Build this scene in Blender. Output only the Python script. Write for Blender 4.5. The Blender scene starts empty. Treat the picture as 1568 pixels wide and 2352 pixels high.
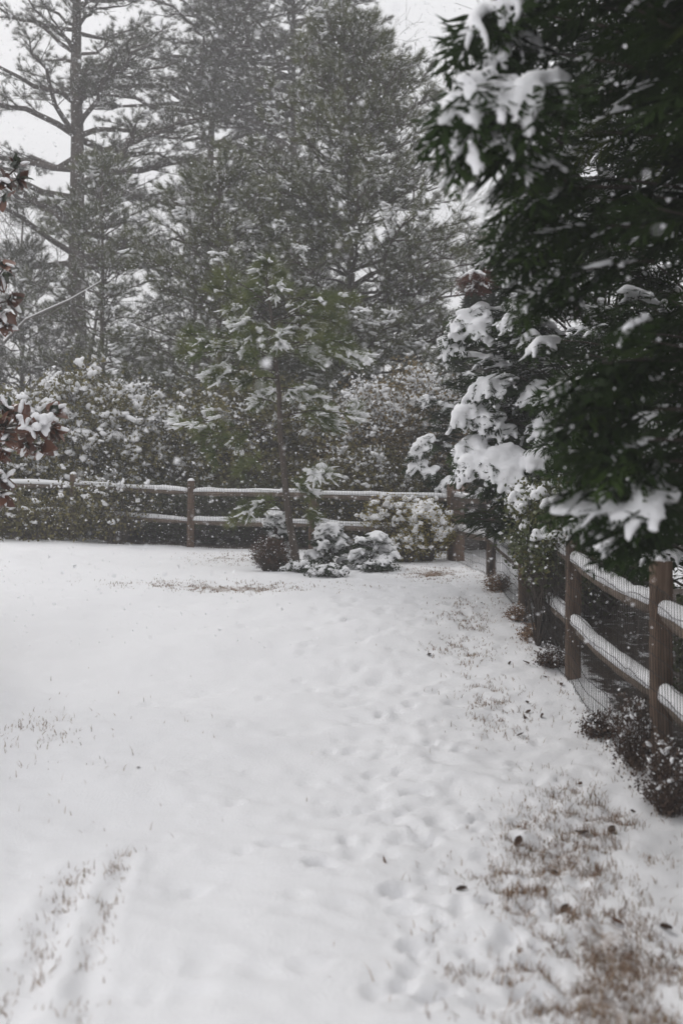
import bpy, math
import numpy as np
from mathutils import Vector

S = bpy.context.scene
COL = S.collection
RNG = np.random.default_rng(11)

# ------------------------------------------------------------------ camera, sky, sun, exposure
CAM_H = 1.75
F_PX, CX, HORIZON = 2287.0, 784.0, 1100.0        # focal length and horizon measured on the photograph (1568 x 2352 view)
cam = bpy.data.cameras.new("camera")
cam.sensor_fit = 'VERTICAL'; cam.sensor_height = 36.0; cam.sensor_width = 24.0
cam.lens = 35.0
cam.shift_y = (HORIZON - 1176.0) / 2352.0
cam.clip_start, cam.clip_end = 0.05, 1000.0
cam.dof.use_dof = True; cam.dof.focus_distance = 12.5; cam.dof.aperture_fstop = 1.6
cam_ob = bpy.data.objects.new("camera", cam)
cam_ob.location = (0, 0, CAM_H); cam_ob.rotation_euler = (math.radians(90), 0, 0)
COL.objects.link(cam_ob); S.camera = cam_ob

SUN_EL, SUN_ROT = math.radians(46), math.radians(318)
world = bpy.data.worlds.new("World"); S.world = world; world.use_nodes = True
wn, wl = world.node_tree.nodes, world.node_tree.links
bg = wn["Background"]; bg.inputs[1].default_value = 0.10
sky = wn.new("ShaderNodeTexSky"); sky.sky_type = 'NISHITA'; sky.sun_disc = False
sky.sun_elevation, sky.sun_rotation = SUN_EL, SUN_ROT
sky.air_density, sky.dust_density, sky.ozone_density = 1.0, 4.0, 1.0
# overcast: a closed cloud layer, brighter towards the zenith (the CIE overcast law), over a little clear sky
geo = wn.new("ShaderNodeTexCoord"); sep = wn.new("ShaderNodeSeparateXYZ"); wl.new(geo.outputs["Generated"], sep.inputs[0])
mr = wn.new("ShaderNodeMapRange"); wl.new(sep.outputs[2], mr.inputs[0])
mr.inputs[1].default_value, mr.inputs[2].default_value = 0.0, 1.0
mr.inputs[3].default_value, mr.inputs[4].default_value = 9.2, 9.8
cn = wn.new("ShaderNodeTexNoise"); cn.inputs["Scale"].default_value = 2.2; cn.inputs["Detail"].default_value = 4
wl.new(geo.outputs["Generated"], cn.inputs["Vector"])
cm = wn.new("ShaderNodeMapRange"); wl.new(cn.outputs[0], cm.inputs[0]); cm.inputs[3].default_value = 0.94; cm.inputs[4].default_value = 1.06
mul = wn.new("ShaderNodeMath"); mul.operation = 'MULTIPLY'; wl.new(mr.outputs[0], mul.inputs[0]); wl.new(cm.outputs[0], mul.inputs[1])
comb = wn.new("ShaderNodeVectorMath"); comb.operation = 'SCALE'; comb.inputs[0].default_value = (1.0, 0.998, 1.012)
wl.new(mul.outputs[0], comb.inputs["Scale"])
mix = wn.new("ShaderNodeMix"); mix.data_type = 'RGBA'; mix.inputs[0].default_value = 0.93
wl.new(sky.outputs[0], mix.inputs[6]); wl.new(comb.outputs[0], mix.inputs[7]); wl.new(mix.outputs[2], bg.inputs[0])

sun = bpy.data.lights.new("sun", 'SUN'); sun.energy = 0.9; sun.angle = math.radians(20); sun.color = (1.0, 0.98, 0.95)
sun_ob = bpy.data.objects.new("sun", sun); COL.objects.link(sun_ob)
sd = Vector((math.cos(SUN_EL) * math.sin(SUN_ROT), math.cos(SUN_EL) * math.cos(SUN_ROT), math.sin(SUN_EL)))
sun_ob.rotation_euler = sd.to_track_quat('Z', 'Y').to_euler(); sun_ob.location = (0, 0, 40)

S.view_settings.view_transform = 'Standard'; S.view_settings.look = 'None'
S.view_settings.exposure = 0.06; S.view_settings.gamma = 1.0; S.view_settings.use_curve_mapping = False
S.cycles.max_bounces = 6; S.cycles.diffuse_bounces = 4; S.cycles.glossy_bounces = 2; S.cycles.volume_bounces = 1
S.cycles.transparent_max_bounces = 4; S.cycles.use_denoising = True
S.cycles.caustics_reflective = False; S.cycles.caustics_refractive = False

# ------------------------------------------------------------------ maths helpers
def unit(v):
    v = np.asarray(v, float); return v / np.maximum(np.linalg.norm(v, axis=-1, keepdims=True), 1e-9)

def _hash(ix, iy, s):
    h = (ix.astype(np.int64) * 374761393 + iy.astype(np.int64) * 668265263 + s * 2147483647) & 0xFFFFFFFF
    h = ((h ^ (h >> 13)) * 1274126177) & 0xFFFFFFFF
    return ((h ^ (h >> 16)) & 0xFFFF) / 65535.0

def vnoise(x, y, s=0):
    x, y = np.asarray(x, float), np.asarray(y, float)
    ix, iy = np.floor(x), np.floor(y); fx, fy = x - ix, y - iy
    fx, fy = fx * fx * (3 - 2 * fx), fy * fy * (3 - 2 * fy)
    a, b = _hash(ix, iy, s), _hash(ix + 1, iy, s); c, d = _hash(ix, iy + 1, s), _hash(ix + 1, iy + 1, s)
    return (a + (b - a) * fx) * (1 - fy) + (c + (d - c) * fx) * fy

def fbm(x, y, s=0, o=3):
    r = 0; a = 1; t = 0
    for i in range(o):
        r = r + a * vnoise(x * 2 ** i, y * 2 ** i, s + i); t += a; a *= .5
    return r / t

def frames(d, up=None, roll=None):
    """Rotation matrices (N,3,3) whose columns are forward (local x), side (local y), up (local z)."""
    d = unit(d)
    if up is None: up = np.tile([0., 0., 1.], (len(d), 1))
    y = np.cross(up, d); bad = np.linalg.norm(y, axis=1) < 1e-3; y[bad] = [0, 1, 0]; y = unit(y); z = np.cross(d, y)
    if roll is not None:
        c, s = np.cos(roll)[:, None], np.sin(roll)[:, None]; y, z = y * c + z * s, z * c - y * s
    return np.stack([d, y, z], axis=2)

class Geo:
    """Collects triangles and quads; every block carries a material slot and one tint value per vertex."""
    def __init__(self): self.v = []; self.f = []; self.n = 0
    def add(self, v, f, mat=0, tint=0.5):
        v = np.asarray(v, np.float32).reshape(-1, 3); f = np.asarray(f, np.int64)
        t = np.broadcast_to(np.asarray(tint, np.float32), (len(v),))
        self.v.append((v, t)); self.f.append((f + self.n, mat)); self.n += len(v)
    def inst(self, tpl, pos, R, scale=1.0, mat=0, tint=None, rng=RNG):
        tv, tf = tpl; N = len(pos)
        if N == 0: return
        s = np.broadcast_to(np.asarray(scale, float), (N,)) if np.ndim(scale) < 2 else None
        loc = tv[None] * s[:, None, None] if s is not None else tv[None] * np.asarray(scale)[:, None, :]
        v = np.einsum('nij,nvj->nvi', R, loc) + pos[:, None]
        f = tf[None] + (np.arange(N) * len(tv))[:, None, None]
        if tint is None: tint = rng.random(N)
        self.add(v.reshape(-1, 3), f.reshape(-1, tf.shape[1]), mat, np.repeat(tint, len(tv)))
    def build(self, name, mats, parent=None, smooth=False, origin=(0, 0, 0)):
        if parent is not None: origin = tuple(parent.matrix_basis.translation) if parent.parent is None else tuple(parent.parent.location)
        V = np.concatenate([a for a, _ in self.v]) - np.asarray(origin, np.float32)
        T = np.concatenate([t for _, t in self.v])
        loops = np.concatenate([f.ravel() for f, _ in self.f]); tot = np.concatenate([np.full(len(f), f.shape[1]) for f, _ in self.f])
        mi = np.concatenate([np.full(len(f), m) for f, m in self.f])
        me = bpy.data.meshes.new(name)
        me.vertices.add(len(V)); me.vertices.foreach_set("co", V.ravel())
        me.loops.add(len(loops)); me.loops.foreach_set("vertex_index", loops.astype(np.int32))
        me.polygons.add(len(tot)); me.polygons.foreach_set("loop_start", np.concatenate([[0], np.cumsum(tot)[:-1]]).astype(np.int32))
        me.polygons.foreach_set("loop_total", tot.astype(np.int32))
        me.polygons.foreach_set("material_index", mi.astype(np.int32))
        if smooth: me.polygons.foreach_set("use_smooth", np.ones(len(tot), bool))
        a = me.attributes.new("tint", 'FLOAT', 'POINT'); a.data.foreach_set("value", T.astype(np.float32))
        for m in (mats if isinstance(mats, (list, tuple)) else [mats]): me.materials.append(m)
        me.update(); me.validate()
        o = bpy.data.objects.new(name, me); COL.objects.link(o)
        if parent is not None: o.parent = parent
        else: o.location = origin
        return o

def empty(name, loc, label, cat, group=None):
    o = bpy.data.objects.new(name, None); o.empty_display_size = .2; o.location = loc; COL.objects.link(o)
    tag(o, label, cat, group); return o

def tag(o, label=None, cat=None, group=None, kind=None):
    for k, v in (('label', label), ('category', cat), ('group', group), ('kind', kind)):
        if v: o[k] = v
    return o

def tube(g, P, r, sides=6, mat=0, tint=.5, cap=True, wob=0.0, rng=RNG):
    P = np.asarray(P, float); K = len(P); r = np.broadcast_to(np.asarray(r, float), (K,))
    d = unit(np.gradient(P, axis=0)); R = frames(d, np.tile([0.13, 0.31, .94], (K, 1)) if abs(d[0, 2]) < .9 else np.tile([1., .2, 0], (K, 1)))
    a = np.linspace(0, 2 * np.pi, sides, endpoint=False)
    rr = r[:, None] * (1 + wob * (rng.random((K, sides)) - .5))
    V = P[:, None] + rr[..., None] * (np.cos(a)[None, :, None] * R[:, None, :, 1] + np.sin(a)[None, :, None] * R[:, None, :, 2])
    i = np.arange(K - 1)[:, None] * sides; j = np.arange(sides)[None]; jn = (j + 1) % sides
    F = np.stack([i + j, i + jn, i + sides + jn, i + sides + j], -1).reshape(-1, 4)
    g.add(V.reshape(-1, 3), F, mat, tint)
    if cap:
        for k in (0, K - 1):
            c = P[k] + d[k] * (r[k] * .35 * (1 if k else -1))
            vv = np.vstack([V[k], c]); g.add(vv, np.array([[q, (q + 1) % sides, sides] for q in range(sides)]), mat, tint)

def prisms(g, A, B, r0, r1, mat=0, tint=None, rng=RNG):
    """Many straight three-sided twigs at once."""
    A, B = np.asarray(A, float), np.asarray(B, float); N = len(A)
    if N == 0: return
    R = frames(B - A); a = np.array([0, 2.094, 4.189])
    off = np.cos(a)[None, :, None] * R[:, None, :, 1] + np.sin(a)[None, :, None] * R[:, None, :, 2]
    r0 = np.broadcast_to(np.asarray(r0, float), (N,))[:, None, None]; r1 = np.broadcast_to(np.asarray(r1, float), (N,))[:, None, None]
    V = np.concatenate([A[:, None] + off * r0, B[:, None] + off * r1], 1)
    f = np.array([[0, 1, 4, 3], [1, 2, 5, 4], [2, 0, 3, 5]])
    F = f[None] + (np.arange(N) * 6)[:, None, None]
    if tint is None: tint = rng.random(N)
    g.add(V.reshape(-1, 3), F.reshape(-1, 4), mat, np.repeat(np.broadcast_to(tint, (N,)), 6))

def octa(sub=1, rng=None, jit=0.0):
    v = [(1, 0, 0), (-1, 0, 0), (0, 1, 0), (0, -1, 0), (0, 0, 1), (0, 0, -1)]
    f = [(0, 2, 4), (2, 1, 4), (1, 3, 4), (3, 0, 4), (2, 0, 5), (1, 2, 5), (3, 1, 5), (0, 3, 5)]
    for _ in range(sub):
        m = {}; nf = []
        def mid(a, b):
            k = (min(a, b), max(a, b))
            if k not in m: m[k] = len(v); p = np.array(v[a]) + np.array(v[b]); v.append(tuple(p / np.linalg.norm(p)))
            return m[k]
        for a, b, c in f:
            x, y, z = mid(a, b), mid(b, c), mid(c, a); nf += [(a, x, z), (x, b, y), (z, y, c), (x, y, z)]
        f = nf
    v = np.array(v, float)
    if rng is not None: v = v * (1 + jit * (rng.random((len(v), 1)) - .5))
    return v, np.array(f)

BALL0 = octa(0); BALLS = [octa(1, RNG, .55) for _ in range(4)]; BALL2 = octa(2)

def balls(g, pos, R, scale, mat=0, tint=None):
    k = RNG.integers(0, 4, len(pos))
    for q in range(4):
        m = k == q
        g.inst(BALLS[q], pos[m], R[m], scale[m] if np.ndim(scale) == 2 else np.broadcast_to(scale, (len(pos),))[m], mat, None if tint is None else tint[m])

def remeshed(g, name, mat, parent, voxel, smooth=3, keep=.5):
    """Snow: many overlapping lumps melted into one continuous blanket."""
    tmp = g.build("tmp", mat, parent)
    m = tmp.modifiers.new("r", 'REMESH'); m.mode = 'VOXEL'; m.voxel_size = voxel; m.use_smooth_shade = True
    s = tmp.modifiers.new("s", 'SMOOTH'); s.factor = .5; s.iterations = 1
    for k, (sz, st) in enumerate(((voxel * 4.5, voxel * 1.5), (voxel * 1.6, voxel * .6))):
        tx = bpy.data.textures.new("lumps", 'CLOUDS'); tx.noise_scale = sz; tx.noise_depth = 2
        dm = tmp.modifiers.new("d", 'DISPLACE'); dm.texture = tx; dm.strength = st; dm.mid_level = .5; dm.texture_coords = 'LOCAL'
    dc = tmp.modifiers.new("c", 'DECIMATE'); dc.ratio = keep
    dg = bpy.context.evaluated_depsgraph_get(); dg.update()
    me = bpy.data.meshes.new_from_object(tmp.evaluated_get(dg)); me.name = name
    old = tmp.data; bpy.data.objects.remove(tmp); bpy.data.meshes.remove(old)
    me.materials.clear(); me.materials.append(mat)
    me.polygons.foreach_set("use_smooth", np.ones(len(me.polygons), bool))
    me.polygons.foreach_set("material_index", np.zeros(len(me.polygons), np.int32))
    o = bpy.data.objects.new(name, me); COL.objects.link(o); o.parent = parent
    return o

# ------------------------------------------------------------------ materials
def new_mat(name, rough=.8, spec=.3):
    m = bpy.data.materials.new(name); m.use_nodes = True; b = m.node_tree.nodes["Principled BSDF"]
    b.inputs["Roughness"].default_value = rough; b.inputs["Specular IOR Level"].default_value = spec
    return m, m.node_tree.nodes, m.node_tree.links, b

def ramp(nodes, links, fac, stops, out):
    r = nodes.new("ShaderNodeValToRGB"); e = r.color_ramp.elements
    while len(e) > 1: e.remove(e[-1])
    for i, (p, c) in enumerate(stops):
        q = e[0] if i == 0 else e.new(p); q.position = p; q.color = (*c, 1)
    links.new(fac, r.inputs[0]); links.new(r.outputs[0], out); return r

def foliage(name, stops, rough=.7, spec=.08, under=None, inst=False):
    m, n, l, b = new_mat(name, rough, spec)
    a = n.new("ShaderNodeAttribute"); a.attribute_name = "tint"
    fac = a.outputs["Fac"]
    if inst:                                        # per needle tint plus one tint per sprig
        a2 = n.new("ShaderNodeAttribute"); a2.attribute_type = 'INSTANCER'; a2.attribute_name = "clump"
        q = n.new("ShaderNodeMix"); q.inputs[0].default_value = .6; l.new(fac, q.inputs[2]); l.new(a2.outputs["Fac"], q.inputs[3]); fac = q.outputs[0]
    r = ramp(n, l, fac, stops, b.inputs["Base Color"])
    if under:                                       # leaves with a felted underside of another colour
        gm = n.new("ShaderNodeNewGeometry"); mx = n.new("ShaderNodeMix"); mx.data_type = 'RGBA'
        l.new(gm.outputs["Backfacing"], mx.inputs[0]); l.new(r.outputs[0], mx.inputs[6])
        r2 = ramp(n, l, a.outputs["Fac"], under, mx.inputs[7]); l.new(mx.outputs[2], b.inputs["Base Color"])
    return m

def bark(name, c1, c2, scale=(9, 9, 2), bump=.6):
    m, n, l, b = new_mat(name, .9, .15)
    t = n.new("ShaderNodeTexCoord"); mp = n.new("ShaderNodeMapping"); mp.inputs["Scale"].default_value = scale
    l.new(t.outputs["Object"], mp.inputs[0])
    no = n.new("ShaderNodeTexNoise"); no.inputs["Scale"].default_value = 3; no.inputs["Detail"].default_value = 7; no.inputs["Roughness"].default_value = .7
    l.new(mp.outputs[0], no.inputs["Vector"])
    ramp(n, l, no.outputs[0], [(.3, c1), (.7, c2)], b.inputs["Base Color"])
    bp = n.new("ShaderNodeBump"); bp.inputs["Strength"].default_value = bump; bp.inputs["Distance"].default_value = .02
    l.new(no.outputs[0], bp.inputs["Height"]); l.new(bp.outputs[0], b.inputs["Normal"])
    return m

def snow_mat(name):
    m, n, l, b = new_mat(name, .75, .2); b.inputs["Base Color"].default_value = (.87, .87, .885, 1)
    t = n.new("ShaderNodeTexCoord")
    no = n.new("ShaderNodeTexNoise"); no.inputs["Scale"].default_value = 38; no.inputs["Detail"].default_value = 5; no.inputs["Roughness"].default_value = .65
    l.new(t.outputs["Object"], no.inputs["Vector"])
    bp = n.new("ShaderNodeBump"); bp.inputs["Strength"].default_value = .35; bp.inputs["Distance"].default_value = .02
    l.new(no.outputs[0], bp.inputs["Height"]); l.new(bp.outputs[0], b.inputs["Normal"])
    return m

M_SNOW = snow_mat("snow")
M_FLAKE, _, _, _b = new_mat("snowflake", .9, .1); _b.inputs["Base Color"].default_value = (.93, .93, .95, 1)
M_PINE = foliage("pine_needles", [(0, (.048, .058, .022)), (.5, (.10, .112, .038)), (1, (.18, .185, .065))], inst=True)
M_PINE_Y = foliage("young_pine_needles", [(0, (.07, .095, .032)), (.5, (.125, .155, .052)), (1, (.20, .21, .08))])
M_PINE_D = foliage("old_pine_needles", [(0, (.042, .047, .023)), (1, (.108, .110, .048))], inst=True)
M_CYP = foliage("cypress_sprays", spec=.04, stops=[(0, (.009, .017, .005)), (.55, (.020, .036, .009)), (.9, (.036, .058, .014)), (1, (.056, .072, .02))])
M_RUST = foliage("rusty_cypress_sprays", [(0, (.05, .02, .016)), (1, (.10, .045, .03))])
M_CEDAR = foliage("cedar_needles", [(0, (.028, .040, .026)), (1, (.06, .075, .045))])
M_PRIVET = foliage("privet_leaves", [(0, (.035, .05, .016)), (.6, (.07, .085, .026)), (1, (.15, .13, .04))], .5, .35)
M_YELLOW = foliage("yellow_leaves", [(0, (.12, .11, .04)), (.5, (.24, .20, .07)), (1, (.34, .28, .12))])
M_TAN = foliage("tan_leaves", [(0, (.08, .066, .034)), (.5, (.18, .14, .07)), (1, (.32, .25, .145))])
M_BROWN = foliage("brown_leaves", [(0, (.055, .032, .024)), (1, (.13, .075, .05))])
M_OLIVE = foliage("olive_leaves", [(0, (.065, .060, .026)), (.6, (.14, .125, .052)), (1, (.24, .205, .095))])
M_GREYGREEN = foliage("grey_green_leaves", [(0, (.042, .048, .028)), (1, (.11, .115, .066))])
M_MAG = foliage("magnolia_leaf", [(0, (.020, .034, .016)), (1, (.035, .05, .022))], .3, .5,
                under=[(0, (.075, .030, .018)), (.6, (.13, .052, .030)), (1, (.19, .085, .05))])
M_GRASS = foliage("dry_grass", [(0, (.12, .07, .045)), (.5, (.23, .145, .095)), (.9, (.34, .25, .175)), (1, (.14, .13, .06))], .8, .15)
M_WEED = foliage("dead_weed", [(0, (.05, .035, .028)), (1, (.13, .09, .07))], .9, .1)
M_DEADLEAF = foliage("dead_leaf", [(0, (.035, .022, .015)), (1, (.12, .06, .035))], .7, .25)
M_BARK = bark("pine_bark", (.045, .036, .030), (.13, .105, .088))
M_BARK_D = bark("dark_bark", (.035, .028, .024), (.085, .068, .056))
M_TWIG = bark("twig_bark", (.05, .040, .033), (.12, .10, .085), bump=.2)
M_TWIG_G = bark("grey_twig_bark", (.10, .09, .08), (.2, .185, .17), bump=.2)

def wood_mat(name, c1, c2, c3, axis):
    m, n, l, b = new_mat(name, .85, .2)
    t = n.new("ShaderNodeTexCoord"); mp = n.new("ShaderNodeMapping")
    sc = [28, 28, 28]; sc[axis] = 1.6; mp.inputs["Scale"].default_value = sc
    l.new(t.outputs["Object"], mp.inputs[0])
    no = n.new("ShaderNodeTexNoise"); no.inputs["Scale"].default_value = 1.6; no.inputs["Detail"].default_value = 8; no.inputs["Roughness"].default_value = .65
    l.new(mp.outputs[0], no.inputs["Vector"])
    r = ramp(n, l, no.outputs[0], [(.28, c1), (.5, c2), (.75, c3)], b.inputs["Base Color"])
    st = n.new("ShaderNodeTexNoise"); st.inputs["Scale"].default_value = 2.3; st.inputs["Detail"].default_value = 3
    l.new(t.outputs["Object"], st.inputs["Vector"])
    mx = n.new("ShaderNodeMix"); mx.data_type = 'RGBA'; mx.blend_type = 'MULTIPLY'; mx.inputs[0].default_value = .8
    l.new(r.outputs[0], mx.inputs[6]); ramp(n, l, st.outputs[0], [(.35, (.55, .53, .5)), (.65, (1.1, 1.05, 1.0))], mx.inputs[7])
    l.new(mx.outputs[2], b.inputs["Base Color"])
    bp = n.new("ShaderNodeBump"); bp.inputs["Strength"].default_value = .7; bp.inputs["Distance"].default_value = .012
    l.new(no.outputs[0], bp.inputs["Height"]); l.new(bp.outputs[0], b.inputs["Normal"])
    return m
M_POST = wood_mat("weathered_post_wood", (.080, .054, .040), (.175, .122, .092), (.29, .215, .168), 2)
M_RAIL = wood_mat("weathered_rail_wood", (.10, .078, .062), (.20, .16, .13), (.31, .26, .215), 0)
M_WIRE, _, _, _b = new_mat("rusty_wire", .6, .4); _b.inputs["Base Color"].default_value = (.022, .018, .016, 1); _b.inputs["Metallic"].default_value = .3

# ------------------------------------------------------------------ ground shape
_gy = np.array([-60, 0, 2.5, 4, 5.8, 8.6, 10.9, 13, 16, 18, 22, 30, 60, 120, 400.])
_gz = np.array([0, 0, -.10, -.17, -.21, -.06, .24, .42, .46, .475, .52, .7, 1.4, 2.2, 4.0])
_ty = np.linspace(-60, 400, 9201); _tz = np.interp(_ty, _gy, _gz); _k = np.hanning(31); _k /= _k.sum()
_tz = np.convolve(np.pad(_tz, 15, mode='edge'), _k, 'valid')
FENCE_X = 2.05
E_POST = np.array([1.83, 16.0])

def base_h(x, y):
    h = np.interp(y, _ty, _tz)
    lf = np.clip((-x - .5) / 3, 0, 1) * np.clip((12 - y) / 6, 0, 1)
    h = h * (1 - .35 * lf) + np.clip(-x - 1, 0, 14) * .036 * np.clip((y - 8) / 8, 0, 1)
    return h

def at(px, py, y): return np.array([(px - CX) / F_PX * y, y, CAM_H + (HORIZON - py) / F_PX * y])
def on_ground(px, py):
    t = np.linspace(1.2, 40, 6000); x = (px - CX) / F_PX * t; z = CAM_H + (HORIZON - py) / F_PX * t
    i = np.argmax(z < base_h(x, t)); return np.array([x[i], t[i]])

DIMPLES = []
def dimple(px, py, r, d, ax=1.0): p = on_ground(px, py); DIMPLES.append((p[0], p[1], r, d, ax))
_r = np.random.default_rng(5)
for px, py in [(930,1590),(960,1600),(1000,1590),(880,1640),(905,1630),(940,1628),(985,1660),(820,1690),(770,1560),(520,1580),(600,1610),(345,1615),(455,1590),
               (560,1440),(700,1500),(830,1540),(690,1560),(1010,1665),(1050,1640),(880,1700),(760,1720),(1100,1600),(640,1520),(920,1935),(1005,1900),(965,1910),
               (1150,2165),(1120,2210),(1190,2090),(1060,2150),(1090,2270),(1220,2210),(960,2170),(720,1990),(450,2040),(560,1960),(790,2080),(700,2230),(860,2290),(1000,2110),
               (900,2150),(640,1940),(480,2200),(540,1850),(810,1960),(1000,1760),(1050,1800),(900,1790)]:
    dimple(px + _r.normal(0, 4), py + _r.normal(0, 3), _r.uniform(.04, .075), _r.uniform(.012, .032), _r.uniform(.7, 1.5))
for i in range(150):
    px, py = _r.uniform(700, 1330), _r.uniform(1360, 2000)
    if px > 1130 + (py - 1330) * .6: continue
    dimple(px, py, _r.uniform(.03, .06), _r.uniform(.014, .036), _r.uniform(.7, 1.4))
for i in range(75):
    px = _r.uniform(880, 1330); py = _r.uniform(1880, 2340)
    dimple(px, py, _r.uniform(.03, .06), _r.uniform(.016, .044), _r.uniform(.7, 1.4))
for i in range(90): dimple(_r.uniform(0, 900), _r.uniform(1500, 2300), _r.uniform(.03, .07), _r.uniform(.004, .014), _r.uniform(.8, 1.6))
for i in range(55): dimple(_r.uniform(780, 1120), _r.uniform(1320, 1430), _r.uniform(.04, .09), _r.uniform(.015, .04), 1)
RUTS = []
for line, w, d in (([(20,2340),(75,2230),(110,2150),(150,2060),(190,1990)], .085, .024), ([(190,2340),(215,2180),(235,2100),(268,2020),(285,1960)], .06, .018)):
    RUTS.append((np.array([on_ground(*p) for p in line]), w, d))
# where the turf shows through: ellipses on the ground (x, y, radius x, radius y, strength)
BARE = []
def bare(px0, py0, px1, py1, k, sx=.25):
    a, b = on_ground(px0, py0), on_ground(px1, py1); BARE.append(((a[0] + b[0]) / 2, (a[1] + b[1]) / 2, max(abs(a[0] - b[0]) / 2, sx), max(abs(a[1] - b[1]) / 2, sx), k))
bare(1180, 1890, 1420, 2080, .78); bare(1060, 1960, 1440, 2120, .62); bare(1290, 2060, 1568, 2330, .92); bare(1250, 2180, 1560, 2420, .90); bare(1120, 1930, 1530, 2250, .58)
bare(1300, 1830, 1430, 1990, .75); bare(1000, 2150, 1300, 2352, .32); bare(330, 1338, 720, 1352, .95); bare(440, 1290, 620, 1275, .55); bare(930, 1302, 1070, 1326, 1.1)
bare(1000, 1460, 1130, 1520, .35); bare(1120, 1340, 1180, 1370, 1.0, .12); bare(1010, 1370, 1130, 1450, .35); bare(0, 1640, 160, 1740, .10); bare(1060, 1560, 1220, 1680, .3)
def bare_at(x, y):
    b = np.zeros_like(np.asarray(x, float))
    for cx, cy, rx, ry, k in BARE:
        q = ((x - cx) / rx) ** 2 + ((y - cy) / ry) ** 2; b = np.maximum(b, k * np.exp(-q * 1.1))
    for P, w, d in RUTS:
        b = np.maximum(b, .15 * np.exp(-(seg_dist(x, y, P) / (w * .9)) ** 2))
    return b
def seg_dist(x, y, P):
    D = np.full(np.shape(x), 1e9)
    for a, b in zip(P[:-1], P[1:]):
        ab = b - a; t = np.clip(((x - a[0]) * ab[0] + (y - a[1]) * ab[1]) / (ab @ ab), 0, 1)
        D = np.minimum(D, np.hypot(x - a[0] - t * ab[0], y - a[1] - t * ab[1]))
    return D
_F = np.array([[FENCE_X, -6], [FENCE_X, 13.7], [1.83, 16.0], [-.5, 17.3], [-2.73, 18.0], [-5.0, 18.5], [-7.3, 18.9], [-20, 20.5]])
def beyond(x, y):
    """1 beyond the fences (trees, litter), 0 on the lawn."""
    yf = np.interp(x, [-20, -7.3, -5, -2.73, -.5, 1.83, 2.05], [20.5, 18.9, 18.5, 18.0, 17.3, 16.0, 13.7])
    d = np.maximum(y - yf, np.where(y > -4, x - FENCE_X, -9))
    return np.clip(d / .35 + .3, 0, 1)

def ground_h(x, y, fine=True):
    x, y = np.asarray(x, float), np.asarray(y, float)
    h = base_h(x, y)
    near = np.exp(-np.maximum(y - 6, 0) / 14)
    h = h + (fbm(x * .8, y * .8, 3, 3) - .5) * .10 * np.clip(np.abs(y) / 4, .35, 1)
    h = h + (fbm(x * 2.6, y * 3.6, 9, 3) - .5) * .060 * near
    lump = np.clip((x + .6 + .10 * (y - 4)) / 1.6, .25, 1)
    h = h + (fbm(x * 7 + y * 1.5, y * 10, 19, 3) - .5) * .062 * near * lump
    b = bare_at(x, y)
    h = h + (fbm(x * 13, y * 13, 23, 3) - .52) * .095 * np.clip(b * 1.3, 0, .85) - .012 * np.clip(b, 0, 1)
    if fine:
        for dx, dy, r, d, ax in DIMPLES:
            m = (np.abs(x - dx) < 3.2 * r * 1.6) & (np.abs(y - dy) < 3.2 * r * 1.6)
            if m.any():
                q = ((x[m] - dx) / (r * ax)) ** 2 + ((y[m] - dy) / (r / ax ** .5)) ** 2
                h[m] += d * (-np.exp(-q) * 1.25 + .35 * np.exp(-(q - 2.2) ** 2))
    for P, w, d in RUTS:
        m = (x < 0) & (y < 6) & (y > 1)
        if m.any():
            s = seg_dist(x[m], y[m], P) / w; h[m] += d * (-np.exp(-s * s) + .35 * np.exp(-((s - 1.6) / .6) ** 2)) * (.2 + 1.6 * vnoise(x[m] * 9, y[m] * 9, 2))
    return h

def gh(x, y): return float(ground_h(np.array([x]), np.array([y]))[0])

rows = [-45, -30, -18, -10, -5, -2, -.5, .4, 1.0]
yy = 1.5
while yy < 24: rows.append(yy); yy += .014 + .0049 * yy
while yy < 130: rows.append(yy); yy *= 1.09
rows = np.array(rows)
s_in = np.linspace(-1, 1, 300); s_out = np.array([1.06, 1.15, 1.3, 1.6, 2.1, 3, 4.5, 7, 11, 17, 26])
cols = np.concatenate([-s_out[::-1], s_in, s_out])
wrow = 1.15 + .47 * np.maximum(rows, 0)
GX = np.clip(cols[None] * wrow[:, None], -88, 88); GX = GX + np.linspace(-1, 1, GX.shape[1])[None] * .5
GY = np.repeat(rows[:, None], len(cols), 1)
GZ = ground_h(GX.ravel(), GY.ravel())
nr, ncl = GX.shape
ii = np.arange(nr - 1)[:, None] * ncl + np.arange(ncl - 1)[None]
gg = Geo(); gg.add(np.stack([GX.ravel(), GY.ravel(), GZ], 1), np.stack([ii, ii + 1, ii + ncl + 1, ii + ncl], -1).reshape(-1, 4), 0, bare_at(GX.ravel(), GY.ravel()))
m, n, l, b = new_mat("snowy_lawn", .75, .2); M_GROUND = m
a = n.new("ShaderNodeAttribute"); a.attribute_name = "tint"; a2 = n.new("ShaderNodeAttribute"); a2.attribute_name = "litter"
t = n.new("ShaderNodeTexCoord")
def noise(scale, det=4, rgh=.6):
    q = n.new("ShaderNodeTexNoise"); q.inputs["Scale"].default_value = scale; q.inputs["Detail"].default_value = det; q.inputs["Roughness"].default_value = rgh
    l.new(t.outputs["Object"], q.inputs["Vector"]); return q
def mth(op, x, y):
    q = n.new("ShaderNodeMath"); q.operation = op
    for i, s in enumerate((x, y)):
        if isinstance(s, (int, float)): q.inputs[i].default_value = s
        else: l.new(s, q.inputs[i])
    return q.outputs[0]
n1 = noise(16, 8, .8)
turf = n.new("ShaderNodeMapRange"); l.new(mth('ADD', mth('MULTIPLY', a.outputs["Fac"], .60), n1.outputs[0]), turf.inputs[0]); turf.inputs[1].default_value = .86; turf.inputs[2].default_value = 1.14
n2 = noise(6, 8, .75)
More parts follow.
